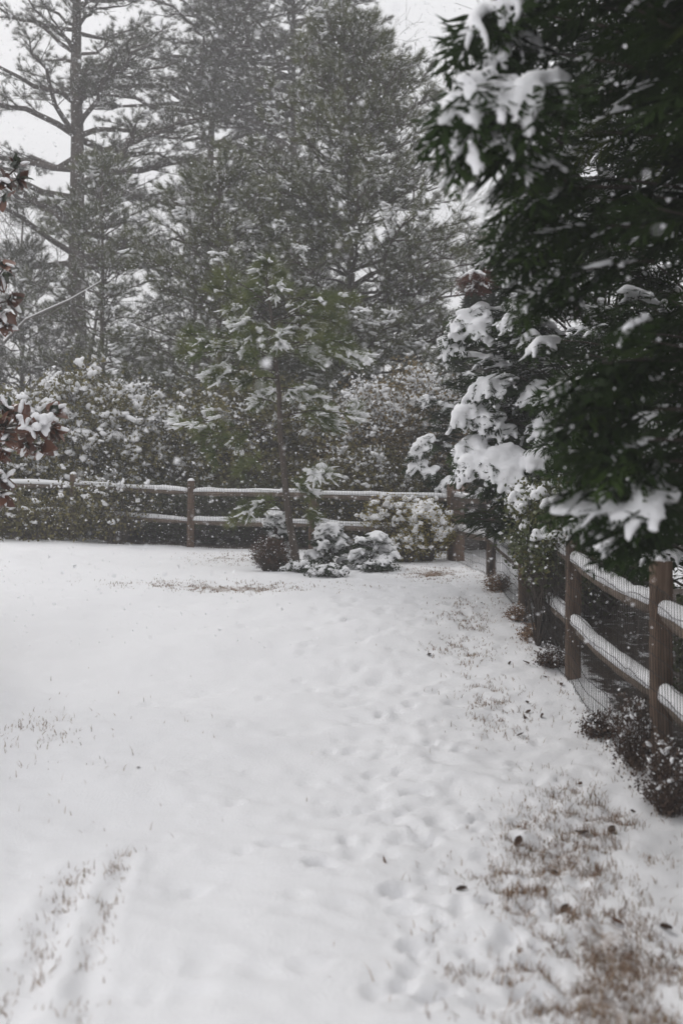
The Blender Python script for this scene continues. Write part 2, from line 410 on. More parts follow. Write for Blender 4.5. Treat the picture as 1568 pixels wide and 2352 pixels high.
lit = n.new("ShaderNodeMapRange"); l.new(mth('ADD', mth('MULTIPLY', a2.outputs["Fac"], .55), n2.outputs[0]), lit.inputs[0]); lit.inputs[1].default_value = .88; lit.inputs[2].default_value = 1.0
n3 = noise(70, 4, .7)
mx1 = n.new("ShaderNodeMix"); mx1.data_type = 'RGBA'; mx1.inputs[6].default_value = (.86, .86, .875, 1); l.new(turf.outputs[0], mx1.inputs[0])
ramp(n, l, n3.outputs[0], [(.3, (.085, .055, .038)), (.5, (.21, .14, .092)), (.7, (.36, .27, .20))], mx1.inputs[7])
mx2 = n.new("ShaderNodeMix"); mx2.data_type = 'RGBA'; l.new(lit.outputs[0], mx2.inputs[0]); l.new(mx1.outputs[2], mx2.inputs[6])
ramp(n, l, n3.outputs[0], [(.3, (.025, .02, .016)), (.55, (.07, .052, .04)), (.75, (.15, .11, .085))], mx2.inputs[7])
l.new(mx2.outputs[2], b.inputs["Base Color"])
n4 = noise(55, 6, .7)
bp = n.new("ShaderNodeBump"); bp.inputs["Strength"].default_value = .6; bp.inputs["Distance"].default_value = .014; l.new(n4.outputs[0], bp.inputs["Height"]); l.new(bp.outputs[0], b.inputs["Normal"])
ground = gg.build("ground", M_GROUND, smooth=True); tag(ground, kind="structure")
at_ = ground.data.attributes.new("litter", 'FLOAT', 'POINT'); at_.data.foreach_set("value", (beyond(GX.ravel(), GY.ravel()) * np.where((GX.ravel() > 1.4) & (GY.ravel() > 12.5) & (GY.ravel() < 17.5), .45, 1)).astype(np.float32))

# ------------------------------------------------------------------ fences
def d_profile(P, w, h, sides=9):
    """Cross-section of a pillow of snow: flat below, round above."""
    a = np.linspace(0, np.pi, sides); return np.stack([np.cos(a) * w, np.sin(a) ** .8 * h], 1)

def make_post(parent, x, y, hgt, w, dpt, yaw, rng):
    z0 = gh(x, y) - .25; z1 = gh(x, y) + hgt; g = Geo(); zs = np.linspace(z0, z1, 9)
    prof = np.array([(-1, -.9), (-.86, -1), (.86, -1), (1, -.88), (1, .9), (.88, 1), (-.88, 1), (-1, .9)]) * [w / 2, dpt / 2]
    lean = rng.normal(0, .008, 2); V = []
    for z in zs:
        p = prof * (1 + rng.normal(0, .015, prof.shape)); c, s = math.cos(yaw), math.sin(yaw)
        V.append(np.stack([x + p[:, 0] * c - p[:, 1] * s + lean[0] * (z - z0), y + p[:, 0] * s + p[:, 1] * c + lean[1] * (z - z0), np.full(8, z)], 1))
    V = np.array(V); K, sd = V.shape[:2]; i = np.arange(K - 1)[:, None] * sd; j = np.arange(sd)[None]; jn = (j + 1) % sd
    g.add(V.reshape(-1, 3), np.stack([i + j, i + jn, i + sd + jn, i + sd + j], -1).reshape(-1, 4))
    top = np.vstack([V[-1], V[-1].mean(0) + [0, 0, .006]]); g.add(top, np.array([[q, (q + 1) % sd, sd] for q in range(sd)]))
    o = g.build("post", M_POST, parent)
    g = Geo(); c = np.array([x + lean[0] * (z1 - z0), y + lean[1] * (z1 - z0), z1 - .004]); R = frames(np.array([[math.cos(yaw), math.sin(yaw), 0.]]))
    v, f = BALL2; v = v * [w * .52, dpt * .50, .055]; v[:, 2] = np.maximum(v[:, 2], -.004); g.add(v @ R[0].T + c, f)
    sc = g.build("snow_cap", M_SNOW, parent, smooth=True); sc.parent = o
    return z1

def make_rail(parent, A, B, rng, sag=.03, snow=.055, thick=.055):
    A, B = np.asarray(A, float), np.asarray(B, float); K = 15; tt = np.linspace(0, 1, K)
    P = A + (B - A) * tt[:, None]; P[:, 2] -= sag * 4 * tt * (1 - tt) - rng.normal(0, .004, K)
    R = frames(B[None] - A[None])[0]
    taper = .62 + .38 * np.minimum(1, np.minimum(tt, 1 - tt) / .14)
    ang = np.sort(rng.uniform(0, 2 * np.pi, 1)) + np.linspace(0, 2 * np.pi, 7, endpoint=False); rad = thick * (1 + rng.uniform(-.22, .22, 7))
    g = Geo(); V = []
    for k in range(K):
        q = rad * (1 + rng.normal(0, .03, 7)) * taper[k]
        V.append(P[k] + np.cos(ang)[:, None] * q[:, None] * R[:, 1] * .78 + np.sin(ang)[:, None] * q[:, None] * R[:, 2] * 1.12)
    V = np.array(V); i = np.arange(K - 1)[:, None] * 7; j = np.arange(7)[None]; jn = (j + 1) % 7
    g.add(V.reshape(-1, 3), np.stack([i + j, i + jn, i + 7 + jn, i + 7 + j], -1).reshape(-1, 4))
    for k in (0, K - 1): g.add(np.vstack([V[k], P[k]]), np.array([[q, (q + 1) % 7, 7] for q in range(7)]))
    # own object placed along its length, so the grain runs with it
    rail = g.build("rail", M_RAIL, parent)
    K2 = 40; tt = np.linspace(.02, .98, K2); Q = A + (B - A) * tt[:, None]; Q[:, 2] -= sag * 4 * tt * (1 - tt)
    end = np.minimum(1, np.minimum(tt - .0, 1 - tt) / .06) ** .5
    w = thick * .86 * end * (1 + .10 * (fbm(tt * 9, tt * 0 + A[1] * 7, 4, 2) - .5)); hh = snow * end * (.5 + 1.0 * fbm(tt * 7, tt * 0 + A[0] * 9 + A[2] * 5, 8, 2))
    g = Geo(); sd = 10; V = []
    for k in range(K2):
        p = d_profile(None, w[k] * 1.12, hh[k], sd); p[:, 0] += .010 * (vnoise(tt[k:k+1] * 12, np.array([A[1]]), 3)[0] - .5)
        V.append(Q[k] + p[:, :1] * R[:, 1] + (p[:, 1:] + thick * .80 * taper_at(tt[k])) * R[:, 2])
        V[-1][0, 2] -= .022; V[-1][-1, 2] -= .022
    V = np.array(V); i = np.arange(K2 - 1)[:, None] * sd; j = np.arange(sd)[None]; jn = (j + 1) % sd
    g.add(V.reshape(-1, 3), np.stack([i + j, i + jn, i + sd + jn, i + sd + j], -1).reshape(-1, 4))
    for k in (0, K2 - 1): g.add(np.vstack([V[k], V[k].mean(0)]), np.array([[q, (q + 1) % sd, sd] for q in range(sd)]))
    s = g.build("snow", M_SNOW, parent, smooth=True); s.parent = rail
    return rail
def taper_at(t): return .62 + .38 * min(1, min(t, 1 - t) / .14)

def make_wire(parent, P, hgt, off, rng, rv=.0025, step=.05, zlow=0.0):
    """Welded wire netting stapled to the lawn side of a fence."""
    P = np.asarray(P, float); seg = np.diff(P, axis=0); L = np.linalg.norm(seg, axis=1); tot = L.sum(); cum = np.concatenate([[0], np.cumsum(L)])
    def pos(s):
        s = np.clip(s, 0, tot - 1e-6); k = np.clip(np.searchsorted(cum, s, side='right') - 1, 0, len(L) - 1)
        d = seg[k] / L[k][:, None]; q = P[k] + d * (s - cum[k])[:, None]; nrm = np.stack([d[:, 1], -d[:, 0]], 1) * off
        return q + nrm
    wav = lambda s, z: .018 * np.sin(s * 2.1 + z * 3) + .012 * np.sin(s * 5.3 + z * 6 + 1)
    g = Geo(); sv = np.arange(0.02, tot, step); q = pos(sv); gz0 = ground_h(q[:, 0], q[:, 1])
    def pt(s, hfrac):
        q = pos(s); z = ground_h(q[:, 0], q[:, 1], False); return np.stack([q[:, 0] + wav(s, hfrac), q[:, 1], z + hgt * hfrac + .025 * np.sin(s * 1.3 + hfrac * 4) * hfrac], 1)
    fr = np.linspace(-.02, 1, 7)
    jit = rng.normal(0, .006, (len(sv), 7))
    for i in range(6): prisms(g, pt(sv + jit[:, i], fr[i]), pt(sv + jit[:, i + 1], fr[i + 1]), rv, rv)
    sh = np.arange(0, tot, .10)
    for hf in np.linspace(0.02, 1, 12): prisms(g, pt(sh[:-1], hf), pt(sh[1:], hf), rv * 1.25, rv * 1.25)
    o = g.build("wire_mesh", M_WIRE, parent); tag(o, kind="stuff"); return o

fr_rng = np.random.default_rng(21)
side_posts = [(FENCE_X, 1.55), (FENCE_X, 4.0), (FENCE_X, 6.4), (FENCE_X, 8.84), (FENCE_X, 11.2), (FENCE_X, 13.7)]
fence = empty("side_fence", (FENCE_X, 6.4, gh(FENCE_X, 6.4)), "brown split rail fence running along the cypress trees, snow on its rails", "fence", "split rail fences")
for i, (x, y) in enumerate(side_posts): make_post(fence, x, y, 1.36 if y < 10 else 1.24, .115, .14, fr_rng.normal(0, .04), fr_rng)
def rails(parent, a, b, lo=.50, hi=1.04, sag=.03, snow=.055, ext=.02):
    a, b = np.array(a), np.array(b); d = (b - a) / np.linalg.norm(b - a)
    for hz in (lo, hi):
        A = np.array([*(a - d * ext), gh(*a) + hz + fr_rng.normal(0, .012)]); B = np.array([*(b + d * ext), gh(*b) + hz + fr_rng.normal(0, .012)])
        make_rail(parent, A, B, fr_rng, sag + fr_rng.normal(0, .008), snow * fr_rng.uniform(.9, 1.15))
for (a, b) in zip(side_posts[:-1], side_posts[1:]): rails(fence, a, b, sag=.05 if a[1] < 9 else .03, snow=.058 if a[1] < 9 else .052)
make_wire(fence, [(FENCE_X, 1.55), (FENCE_X, 13.7)], 1.24, -.085, fr_rng)

back_posts = [(1.83, 16.0), (-.5, 17.3), (-2.73, 18.0), (-5.0, 18.5), (-7.3, 18.9), (-9.7, 19.2)]
bfence = empty("back_fence", (-.5, 17.3, gh(-.5, 17.3)), "hazy split rail fence at the far end of the lawn below the pines", "fence", "split rail fences")
make_post(bfence, 1.83, 16.0, 1.22, .22, .2, .5, fr_rng)
for (x, y) in back_posts[1:]: make_post(bfence, x, y, 1.20, .125, .13, .25, fr_rng)
rails(bfence, (1.83, 16.0), (2.05, 13.7), .50, 1.02, .02, .06)
for (a, b) in zip(back_posts[:-1], back_posts[1:]): rails(bfence, a, b, .47, .98, .015, .055)
rails(bfence, (1.83, 16.0), (4.2, 16.3), .47, .98, .02, .06)
make_wire(bfence, [(2.05, 13.7), (1.83, 16.0), (-.5, 17.3), (-2.73, 18.0), (-5., 18.5)], 1.08, -.10, fr_rng, rv=.0022)

# ------------------------------------------------------------------ plant templates
def tuft_tpl(rng, n=16, length=.17, w=.006, spread=1.0):
    th = np.abs(rng.normal(0.0, .62, n)) * spread + .12; ph = rng.uniform(0, 2 * np.pi, n)
    d = np.stack([np.cos(th), np.sin(th) * np.cos(ph), np.sin(th) * np.sin(ph)], 1)
    L = length * rng.uniform(.75, 1.15, n); base = np.stack([rng.uniform(-.35, .15, n) * length, np.zeros(n), np.zeros(n)], 1)
    side = unit(np.cross(d, rng.normal(size=(n, 3)))) * w / 2
    tip = base + d * L[:, None] + np.array([0, 0, -.12]) * L[:, None] * rng.random((n, 1))
    return np.stack([base + side, base - side, tip], 1).reshape(-1, 3), np.arange(3 * n).reshape(-1, 3)

def frond_tpl(rng, per=8, sub=2):
    """A flat feathery spray of scale leaves, unit length along x."""
    V, F = [], []
    def blade(p, q, w):
        s = unit(np.cross(q - p, [0, 0, 1.])) * w / 2; k = len(V); m = p * .55 + q * .45
        V.extend([p, m + s, q, m - s]); F.extend([(k, k + 1, k + 2), (k, k + 2, k + 3)])
    def tri(p, q, w):
        s = unit(np.cross(q - p, [0, 0, 1.])) * w / 2; k = len(V); V.extend([p + s, q, p - s]); F.append((k, k + 1, k + 2))
    blade(np.array([0., 0, 0]), np.array([1., 0, 0]), .045)
    for sd in (-1, 1):
        for i in range(per):
            t = .10 + .82 * (i + rng.uniform(.1, .9)) / per; l = (.50 * (1 - t) ** .75 + .09) * rng.uniform(.8, 1.15); an = rng.uniform(.6, .95)
            p = np.array([t, 0, 0]); d = np.array([math.cos(an), sd * math.sin(an), rng.normal(0, .10)])
            blade(p, p + d * l, .055)
            for k in range(sub):
                u = rng.uniform(.3, .85); a2 = an * sd + rng.choice([-1, 1]) * rng.uniform(.45, .75)
                tri(p + d * l * u, p + d * l * u + np.array([math.cos(a2), math.sin(a2), rng.normal(0, .12)]) * l * rng.uniform(.3, .5), .05)
    V = np.array(V); V[:, 2] -= .32 * V[:, 0] ** 2 + .25 * V[:, 1] ** 2
    return V, np.array(F)

_t = np.random.default_rng(3)
TUFTS = [tuft_tpl(_t) for _ in range(8)]
TUFTS_Y = [tuft_tpl(_t, 44, .19, .0065) for _ in range(6)]
FRONDS = [frond_tpl(_t) for _ in range(6)]
FRONDS_LOW = [frond_tpl(_t, 7, 1) for _ in range(6)]
LEAF = (np.array([(0, 0, 0), (.45, .32, .05), (1, 0, -.08), (.45, -.32, .05)], float), np.array([[0, 1, 2, 3]]))

def sprig_mesh(rng, length, mat, name="pine_sprig"):
    """One shoot of a pine: a twig with tufts of long needles, used many times over by the crowns."""
    g = Geo(); n = max(4, int(length * 19)); prisms(g, [[0, 0, 0]], [[length, 0, 0]], .006, .003, 1)
    u = np.concatenate([rng.uniform(.12, 1, n - 2), [1, .97]]); a = rng.uniform(0, 6.28, n); side = rng.uniform(0, .30, n) * (1.1 - u) * length
    P = np.stack([u * length, side * np.cos(a), side * np.sin(a) * .7 - .08 * length * u ** 2], 1)
    D = unit(np.stack([np.full(n, .9), np.cos(a) * .8, np.sin(a) * .6 + .25], 1)); D[-2:] = unit(np.array([1, 0, .25]))
    P0 = P.copy(); P0[:, 1:] *= .1; P0[:, 0] -= side * .7; prisms(g, P0, P, .004, .003, 1, rng=rng)
    T5 = [tuft_tpl(rng, 22, .16, .0062) for _ in range(5)]; dusty = rng.random(n) < .16
    scatter(g, T5, P[~dusty], D[~dusty], rng.uniform(.8, 1.15, (~dusty).sum()), 0, rng=rng)
    scatter(g, T5, P[dusty] + [0, 0, .02], unit(D[dusty] + [0, 0, .2]), rng.uniform(.7, 1.0, dusty.sum()), 2, rng=rng)
    o = g.build(name, [mat, M_TWIG, M_SNOW]); COL.objects.unlink(o); return o, P, D

class Sprigs:
    def __init__(s, mat):
        r = np.random.default_rng(31); s.t = [sprig_mesh(r, L, mat) for L in (.30, .45, .60, .80) for _ in (0, 1)]; s.L = np.array([.30, .30, .45, .45, .60, .60, .80, .80])
        ng = s.ng = bpy.data.node_groups.new("needles on shoots", 'GeometryNodeTree')
        ng.interface.new_socket("Geometry", in_out='INPUT', socket_type='NodeSocketGeometry'); ng.interface.new_socket("Geometry", in_out='OUTPUT', socket_type='NodeSocketGeometry')
        N, Lk = ng.nodes, ng.links; gi, go = N.new("NodeGroupInput"), N.new("NodeGroupOutput"); jn = N.new("GeometryNodeJoinGeometry")
        def attr(name, ty):
            q = N.new("GeometryNodeInputNamedAttribute"); q.data_type = ty; q.inputs[0].default_value = name
            return next(o for o in q.outputs if o.name == "Attribute" and o.enabled)
        rot, sc, kd = attr("rot", 'QUATERNION'), attr("scl", 'FLOAT'), attr("kind_index", 'INT')
        for k, (o, _, _) in enumerate(s.t):
            oi = N.new("GeometryNodeObjectInfo"); oi.inputs["Object"].default_value = o
            cp = N.new("FunctionNodeCompare"); cp.data_type = 'INT'; cp.operation = 'EQUAL'; Lk.new(kd, cp.inputs[2]); cp.inputs[3].default_value = k
            ip = N.new("GeometryNodeInstanceOnPoints"); Lk.new(gi.outputs[0], ip.inputs["Points"]); Lk.new(cp.outputs[0], ip.inputs["Selection"])
            Lk.new(oi.outputs["Geometry"], ip.inputs["Instance"]); Lk.new(rot, ip.inputs["Rotation"]); Lk.new(sc, ip.inputs["Scale"]); Lk.new(ip.outputs[0], jn.inputs[0])
        Lk.new(jn.outputs[0], go.inputs[0])
    def crown(s, root, P, D, length, scale, clump, rng):
        """A crown of shoots at points P; returns tuft positions and directions (for the snow)."""
        n = len(P); R = frames(D, unit(np.array([0, 0, 1.]) + rng.normal(0, .35, (n, 3))))
        k = np.argmin(np.abs(s.L[None, ::2] * scale - length[:, None]), 1) * 2 + rng.integers(0, 2, n)
        sc = scale * np.clip(length / (s.L[k] * scale), .8, 1.25)
        me = bpy.data.meshes.new("crown"); me.vertices.add(n); me.vertices.foreach_set("co", (P - np.array(root.location)).astype(np.float32).ravel())
        from mathutils import Matrix
        q = np.array([Matrix(R[i].tolist()).to_quaternion()[:] for i in range(n)], np.float32)
        a = me.attributes.new("rot", 'QUATERNION', 'POINT'); a.data.foreach_set("value", q.ravel())
        a = me.attributes.new("scl", 'FLOAT', 'POINT'); a.data.foreach_set("value", sc.astype(np.float32))
        a = me.attributes.new("clump", 'FLOAT', 'POINT'); a.data.foreach_set("value", clump.astype(np.float32))
        a = me.attributes.new("kind_index", 'INT', 'POINT'); a.data.foreach_set("value", k.astype(np.int32))
        o = bpy.data.objects.new("crown", me); COL.objects.link(o); o.parent = root; tag(o, kind="stuff")
        md = o.modifiers.new("needles", 'NODES'); md.node_group = s.ng
        TP, TD = [], []
        for j in range(len(s.t)):
            m = k == j; _, p, d = s.t[j]
            TP.append((np.einsum('nij,vj->nvi', R[m], p) * sc[m][:, None, None] + P[m][:, None]).reshape(-1, 3)); TD.append(np.einsum('nij,vj->nvi', R[m], d).reshape(-1, 3))
        return np.concatenate(TP), np.concatenate(TD)

def scatter(g, tpls, pos, d, scale, mat=0, tint=None, up=None, rng=RNG, roll=True):
    k = rng.integers(0, len(tpls), len(pos)); R = frames(d, up, rng.uniform(0, 6.28, len(pos)) if roll else None)
    sc = np.broadcast_to(scale, (len(pos),)); tint = rng.random(len(pos)) if tint is None else tint
    for q in range(len(tpls)):
        m = k == q; g.inst(tpls[q], pos[m], R[m], sc[m], mat, tint[m])

# ------------------------------------------------------------------ pines
def pine(name, label, group, x, y, height, crown0, rprof, n_br, per_br, tufts_per, seed, trunk_r, mat, tuft_scale=1.0, snow=0.0, lean=(0, 0), up0=.15, limbs=False,
         bark_m=None, z_over=None, snow_ball=.06, whorl=5, branch_r=.03, dens=1.0, az=None):
    rng = np.random.default_rng(seed); z0 = gh(x, y) if z_over is None else z_over
    root = empty(name, (x, y, z0), label, "tree", group); bm_ = bark_m or M_BARK
    K = 14; tt = np.linspace(0, 1, K); ax = np.stack([x + lean[0] * tt ** 1.5 + rng.normal(0, .012, K) * height * .12, y + lean[1] * tt, z0 - .2 + (height + .2) * tt], 1); ax[0, :2] = x, y
    g = Geo(); tube(g, ax, trunk_r * (1 - .9 * tt) + .006, 10, wob=.12, rng=rng); g.build("trunk", bm_, root, smooth=True)
    axis = lambda t: np.array([np.interp(t, tt, ax[:, i]) for i in range(3)])
    gb, gf, gs = Geo(), Geo(), Geo(); TP, TD, TL = [], [], []; lim = []
    nb = 0; phi = rng.uniform(0, 6.28)
    levels = np.linspace(0, 1, max(2, n_br // whorl)) ** .85
    for lv in levels:
        for w in range(whorl):
            u = np.clip(lv + rng.normal(0, .012), 0, 1); t = crown0 + (1 - crown0) * u * .985
            phi = rng.uniform(0, 6.28) if az is None else az(rng); L = rprof(u) * rng.uniform(.72, 1.12)
            if L < .12: L = .12
            el = up0 + .75 * u ** 2 + rng.normal(0, .12); d0 = np.array([math.cos(phi) * math.cos(el), math.sin(phi) * math.cos(el), math.sin(el)])
            p0 = axis(t); s = np.linspace(0, 1, 7)
            bend = rng.normal(.06, .05) * L
            B = p0 + d0 * (L * s)[:, None] + np.array([0, 0, 1.]) * (bend * np.sin(s * np.pi * .5) ** 2 - .10 * L * (s ** 2) * (1 - u))[:, None]
            B[1:-1] += rng.normal(0, .03 * L, (5, 3))
            br = branch_r * (L / 3) ** .8 + .006
            gl = Geo() if limbs and L > 2.2 else gb
            tube(gl, B, br * (1 - .8 * s) + .003, 5, cap=False, rng=rng)
            if gl is not gb: lim.append(gl)
            m = max(2, int(per_br * (.35 + .65 * L / rprof(0.15)))); u2 = np.sort(rng.uniform(.22, 1, m)); u2[-1] = 1
            Q = np.stack([np.interp(u2, s, B[:, i]) for i in range(3)], 1); tan = unit(B[-1] - B[0])
            side = unit(np.cross(tan, [0, 0, 1.])); sg = np.where(np.arange(m) % 2 == 0, 1, -1) * rng.uniform(.4, 1.15, m)
            d2 = unit(tan[None] * rng.uniform(.5, 1.0, (m, 1)) + side[None] * sg[:, None] + np.array([0, 0, 1.])[None] * rng.normal(.22, .25, (m, 1)))
            l2 = (L * .34 * (1.15 - u2 * .75) + .10) * rng.uniform(.6, 1.1, m); d2[-1] = tan
            E = Q + d2 * l2[:, None]; prisms(gb, Q, E, .010 + .003 * L, .004, rng=rng)
            q = np.maximum(1, np.ceil(l2 / (.38 * tuft_scale) * dens).astype(int)); idx = np.repeat(np.arange(m), q)
            v = np.concatenate([(np.arange(k) + rng.uniform(.0, .6, k)) / k for k in q])
            pos = Q[idx] + (E - Q)[idx] * v[:, None] * .9
            dd = unit(d2[idx] + rng.normal(0, .42, (len(idx), 3)) + [0, 0, .15]); TP.append(pos); TD.append(dd); TL.append(np.clip(l2[idx] / q[idx] * rng.uniform(.9, 1.4, len(idx)), .25 * tuft_scale, .8 * tuft_scale))
            kk = 3; TP.append(np.repeat(B[-1:], kk, 0)); TD.append(unit(tan + rng.normal(0, .4, (kk, 3)))); TL.append(np.full(kk, .5 * tuft_scale))
    TL = np.concatenate(TL)
    TP, TD = np.concatenate(TP), np.concatenate(TD)
    clump = fbm(TP[:, 0] * 1.7 + TP[:, 1] * 1.1, TP[:, 2] * 1.9, seed, 2)
    TP, TD = SPRIGS[mat.name].crown(root, TP, TD, TL, tuft_scale, np.clip(rng.normal(.15 + .8 * (clump - .15), .15), 0, 1), rng)
    if snow > 0:
        rad = np.hypot(TP[:, 0] - x, TP[:, 1] - y); score = fbm(TP[:, 0] * 2.2 + 7, TP[:, 2] * 2.6 + TP[:, 1], seed + 5, 2) + .22 * rad / rad.max() + rng.normal(0, .05, len(TP))
        sel = np.argsort(-score)[:int(snow * len(TP))]; P, D = TP[sel], TD[sel]
        kf = rng.integers(1, 4, len(sel)); idx = np.repeat(np.arange(len(sel)), kf)
        dd = unit(D[idx] * [1, 1, .25] + rng.normal(0, .55, (len(idx), 3)) * [1, 1, .3] + [0, 0, -.22])
        sc = np.stack([rng.uniform(.9, 1.9, len(idx)), rng.uniform(.40, .7, len(idx)), rng.uniform(.32, .6, len(idx))], 1) * snow_ball
        balls(gs, P[idx] + dd * sc[:, :1] * .7 + [0, 0, .03 * tuft_scale], frames(dd), sc)
    if gb.n: tag(gb.build("branches", bm_, root), kind="stuff")
    for gl in lim: gl.build("limb", bm_, root, smooth=True)
    if gs.n: tag(gs.build("snow", M_SNOW, root, smooth=True), kind="stuff")
    return root

SPRIGS = {m_.name: Sprigs(m_) for m_ in (M_PINE, M_PINE_D)}
cone = lambda R, p=1.0: (lambda u: R * (1 - u) ** p * (.78 + .22 * min(1, u / .12)) + .15)
pine("pine_tree", "tall full cone shaped pine behind the back fence, snow clumps on its boughs", "pines beyond the back fence",
     .25, 25.5, 12.4, .05, lambda u: 4.5 * (1 - u) ** .58 * (.82 + .18 * min(1, u / .15)) + .35, 200, 17, 15, 41, .17, M_PINE, 1.05, .050, snow_ball=.060, dens=1.15)
pine("pine_tree", "bushy mid height pine with snowy boughs leaning against the tall cone shaped pine", "pines beyond the back fence",
     -2.9, 23.6, 8.2, .08, lambda u: 3.1 * (1 - u) ** .6 + .25, 100, 14, 13, 42, .12, M_PINE, 1.0, .07, snow_ball=.065, dens=1.1)
pine("pine_tree", "short dull green pine beside the big bare pine trunk", "pines beyond the back fence",
     -7.2, 30.0, 10.2, .08, lambda u: 3.1 * (1 - u) ** .6 + .2, 90, 12, 11, 43, .12, M_PINE, 1.1, .022, snow_ball=.08)
pine("pine_tree", "slim pale pine between the big bare pine trunk and the cone shaped pine", "pines beyond the back fence",
     -5.0, 34.0, 11.2, .10, lambda u: 2.6 * (1 - u) ** .6 + .2, 75, 11, 9, 44, .11, M_PINE_D, 1.2, .02, snow_ball=.08)
pine("pine_tree", "dull hazy pine low at the edge behind the magnolia", "pines beyond the back fence",
     -11.2, 35.0, 8.4, .08, lambda u: 3.2 * (1 - u) ** .6 + .2, 80, 11, 9, 48, .12, M_PINE_D, 1.2, .02, snow_ball=.08)
pine("pine_tree", "hazy green pine filling the gap behind the young pine", "pines beyond the back fence",
     -1.7, 31.0, 10.5, .06, lambda u: 3.4 * (1 - u) ** .6 + .2, 90, 11, 9, 49, .12, M_PINE_D, 1.2, .02, snow_ball=.08)
pine("pine_tree", "hazy pine behind the bare tree next to the cypresses", "pines beyond the back fence",
     5.2, 38.0, 9.0, .06, lambda u: 2.9 * (1 - u) ** .6 + .2, 50, 10, 9, 50, .12, M_PINE_D, 1.2, .02, snow_ball=.08)
def flat_crown(R): return lambda u: R * (1 - .50 * u) * (.75 + .25 * math.sin(u * 9)) + .3
pine("pine_tree", "big old pine with a thick bare trunk and wide limbs against the white sky", "tall old pines",
     -10.1, 38.0, 26.0, .34, flat_crown(7.4), 90, 17, 11, 45, .45, M_PINE_D, 1.2, .004, up0=.08, limbs=True, branch_r=.075, snow_ball=.09, dens=1.15)
pine("pine_tree", "tall old pine with a dark stem arching behind the cone shaped pine", "tall old pines",
     -6.2, 44.0, 29.5, .52, flat_crown(7.2), 105, 17, 10, 46, .27, M_PINE_D, 1.35, .0, lean=(1.2, 0), up0=.14, limbs=True, branch_r=.06, dens=1.4)
pine("pine_tree", "tall hazy pine whose crown rises above the top of the cone shaped pine", "tall old pines",
     -2.2, 46.0, 29.5, .54, flat_crown(6.6), 115, 17, 10, 47, .27, M_PINE_D, 1.35, .0, up0=.15, limbs=True, branch_r=.06, dens=1.4)

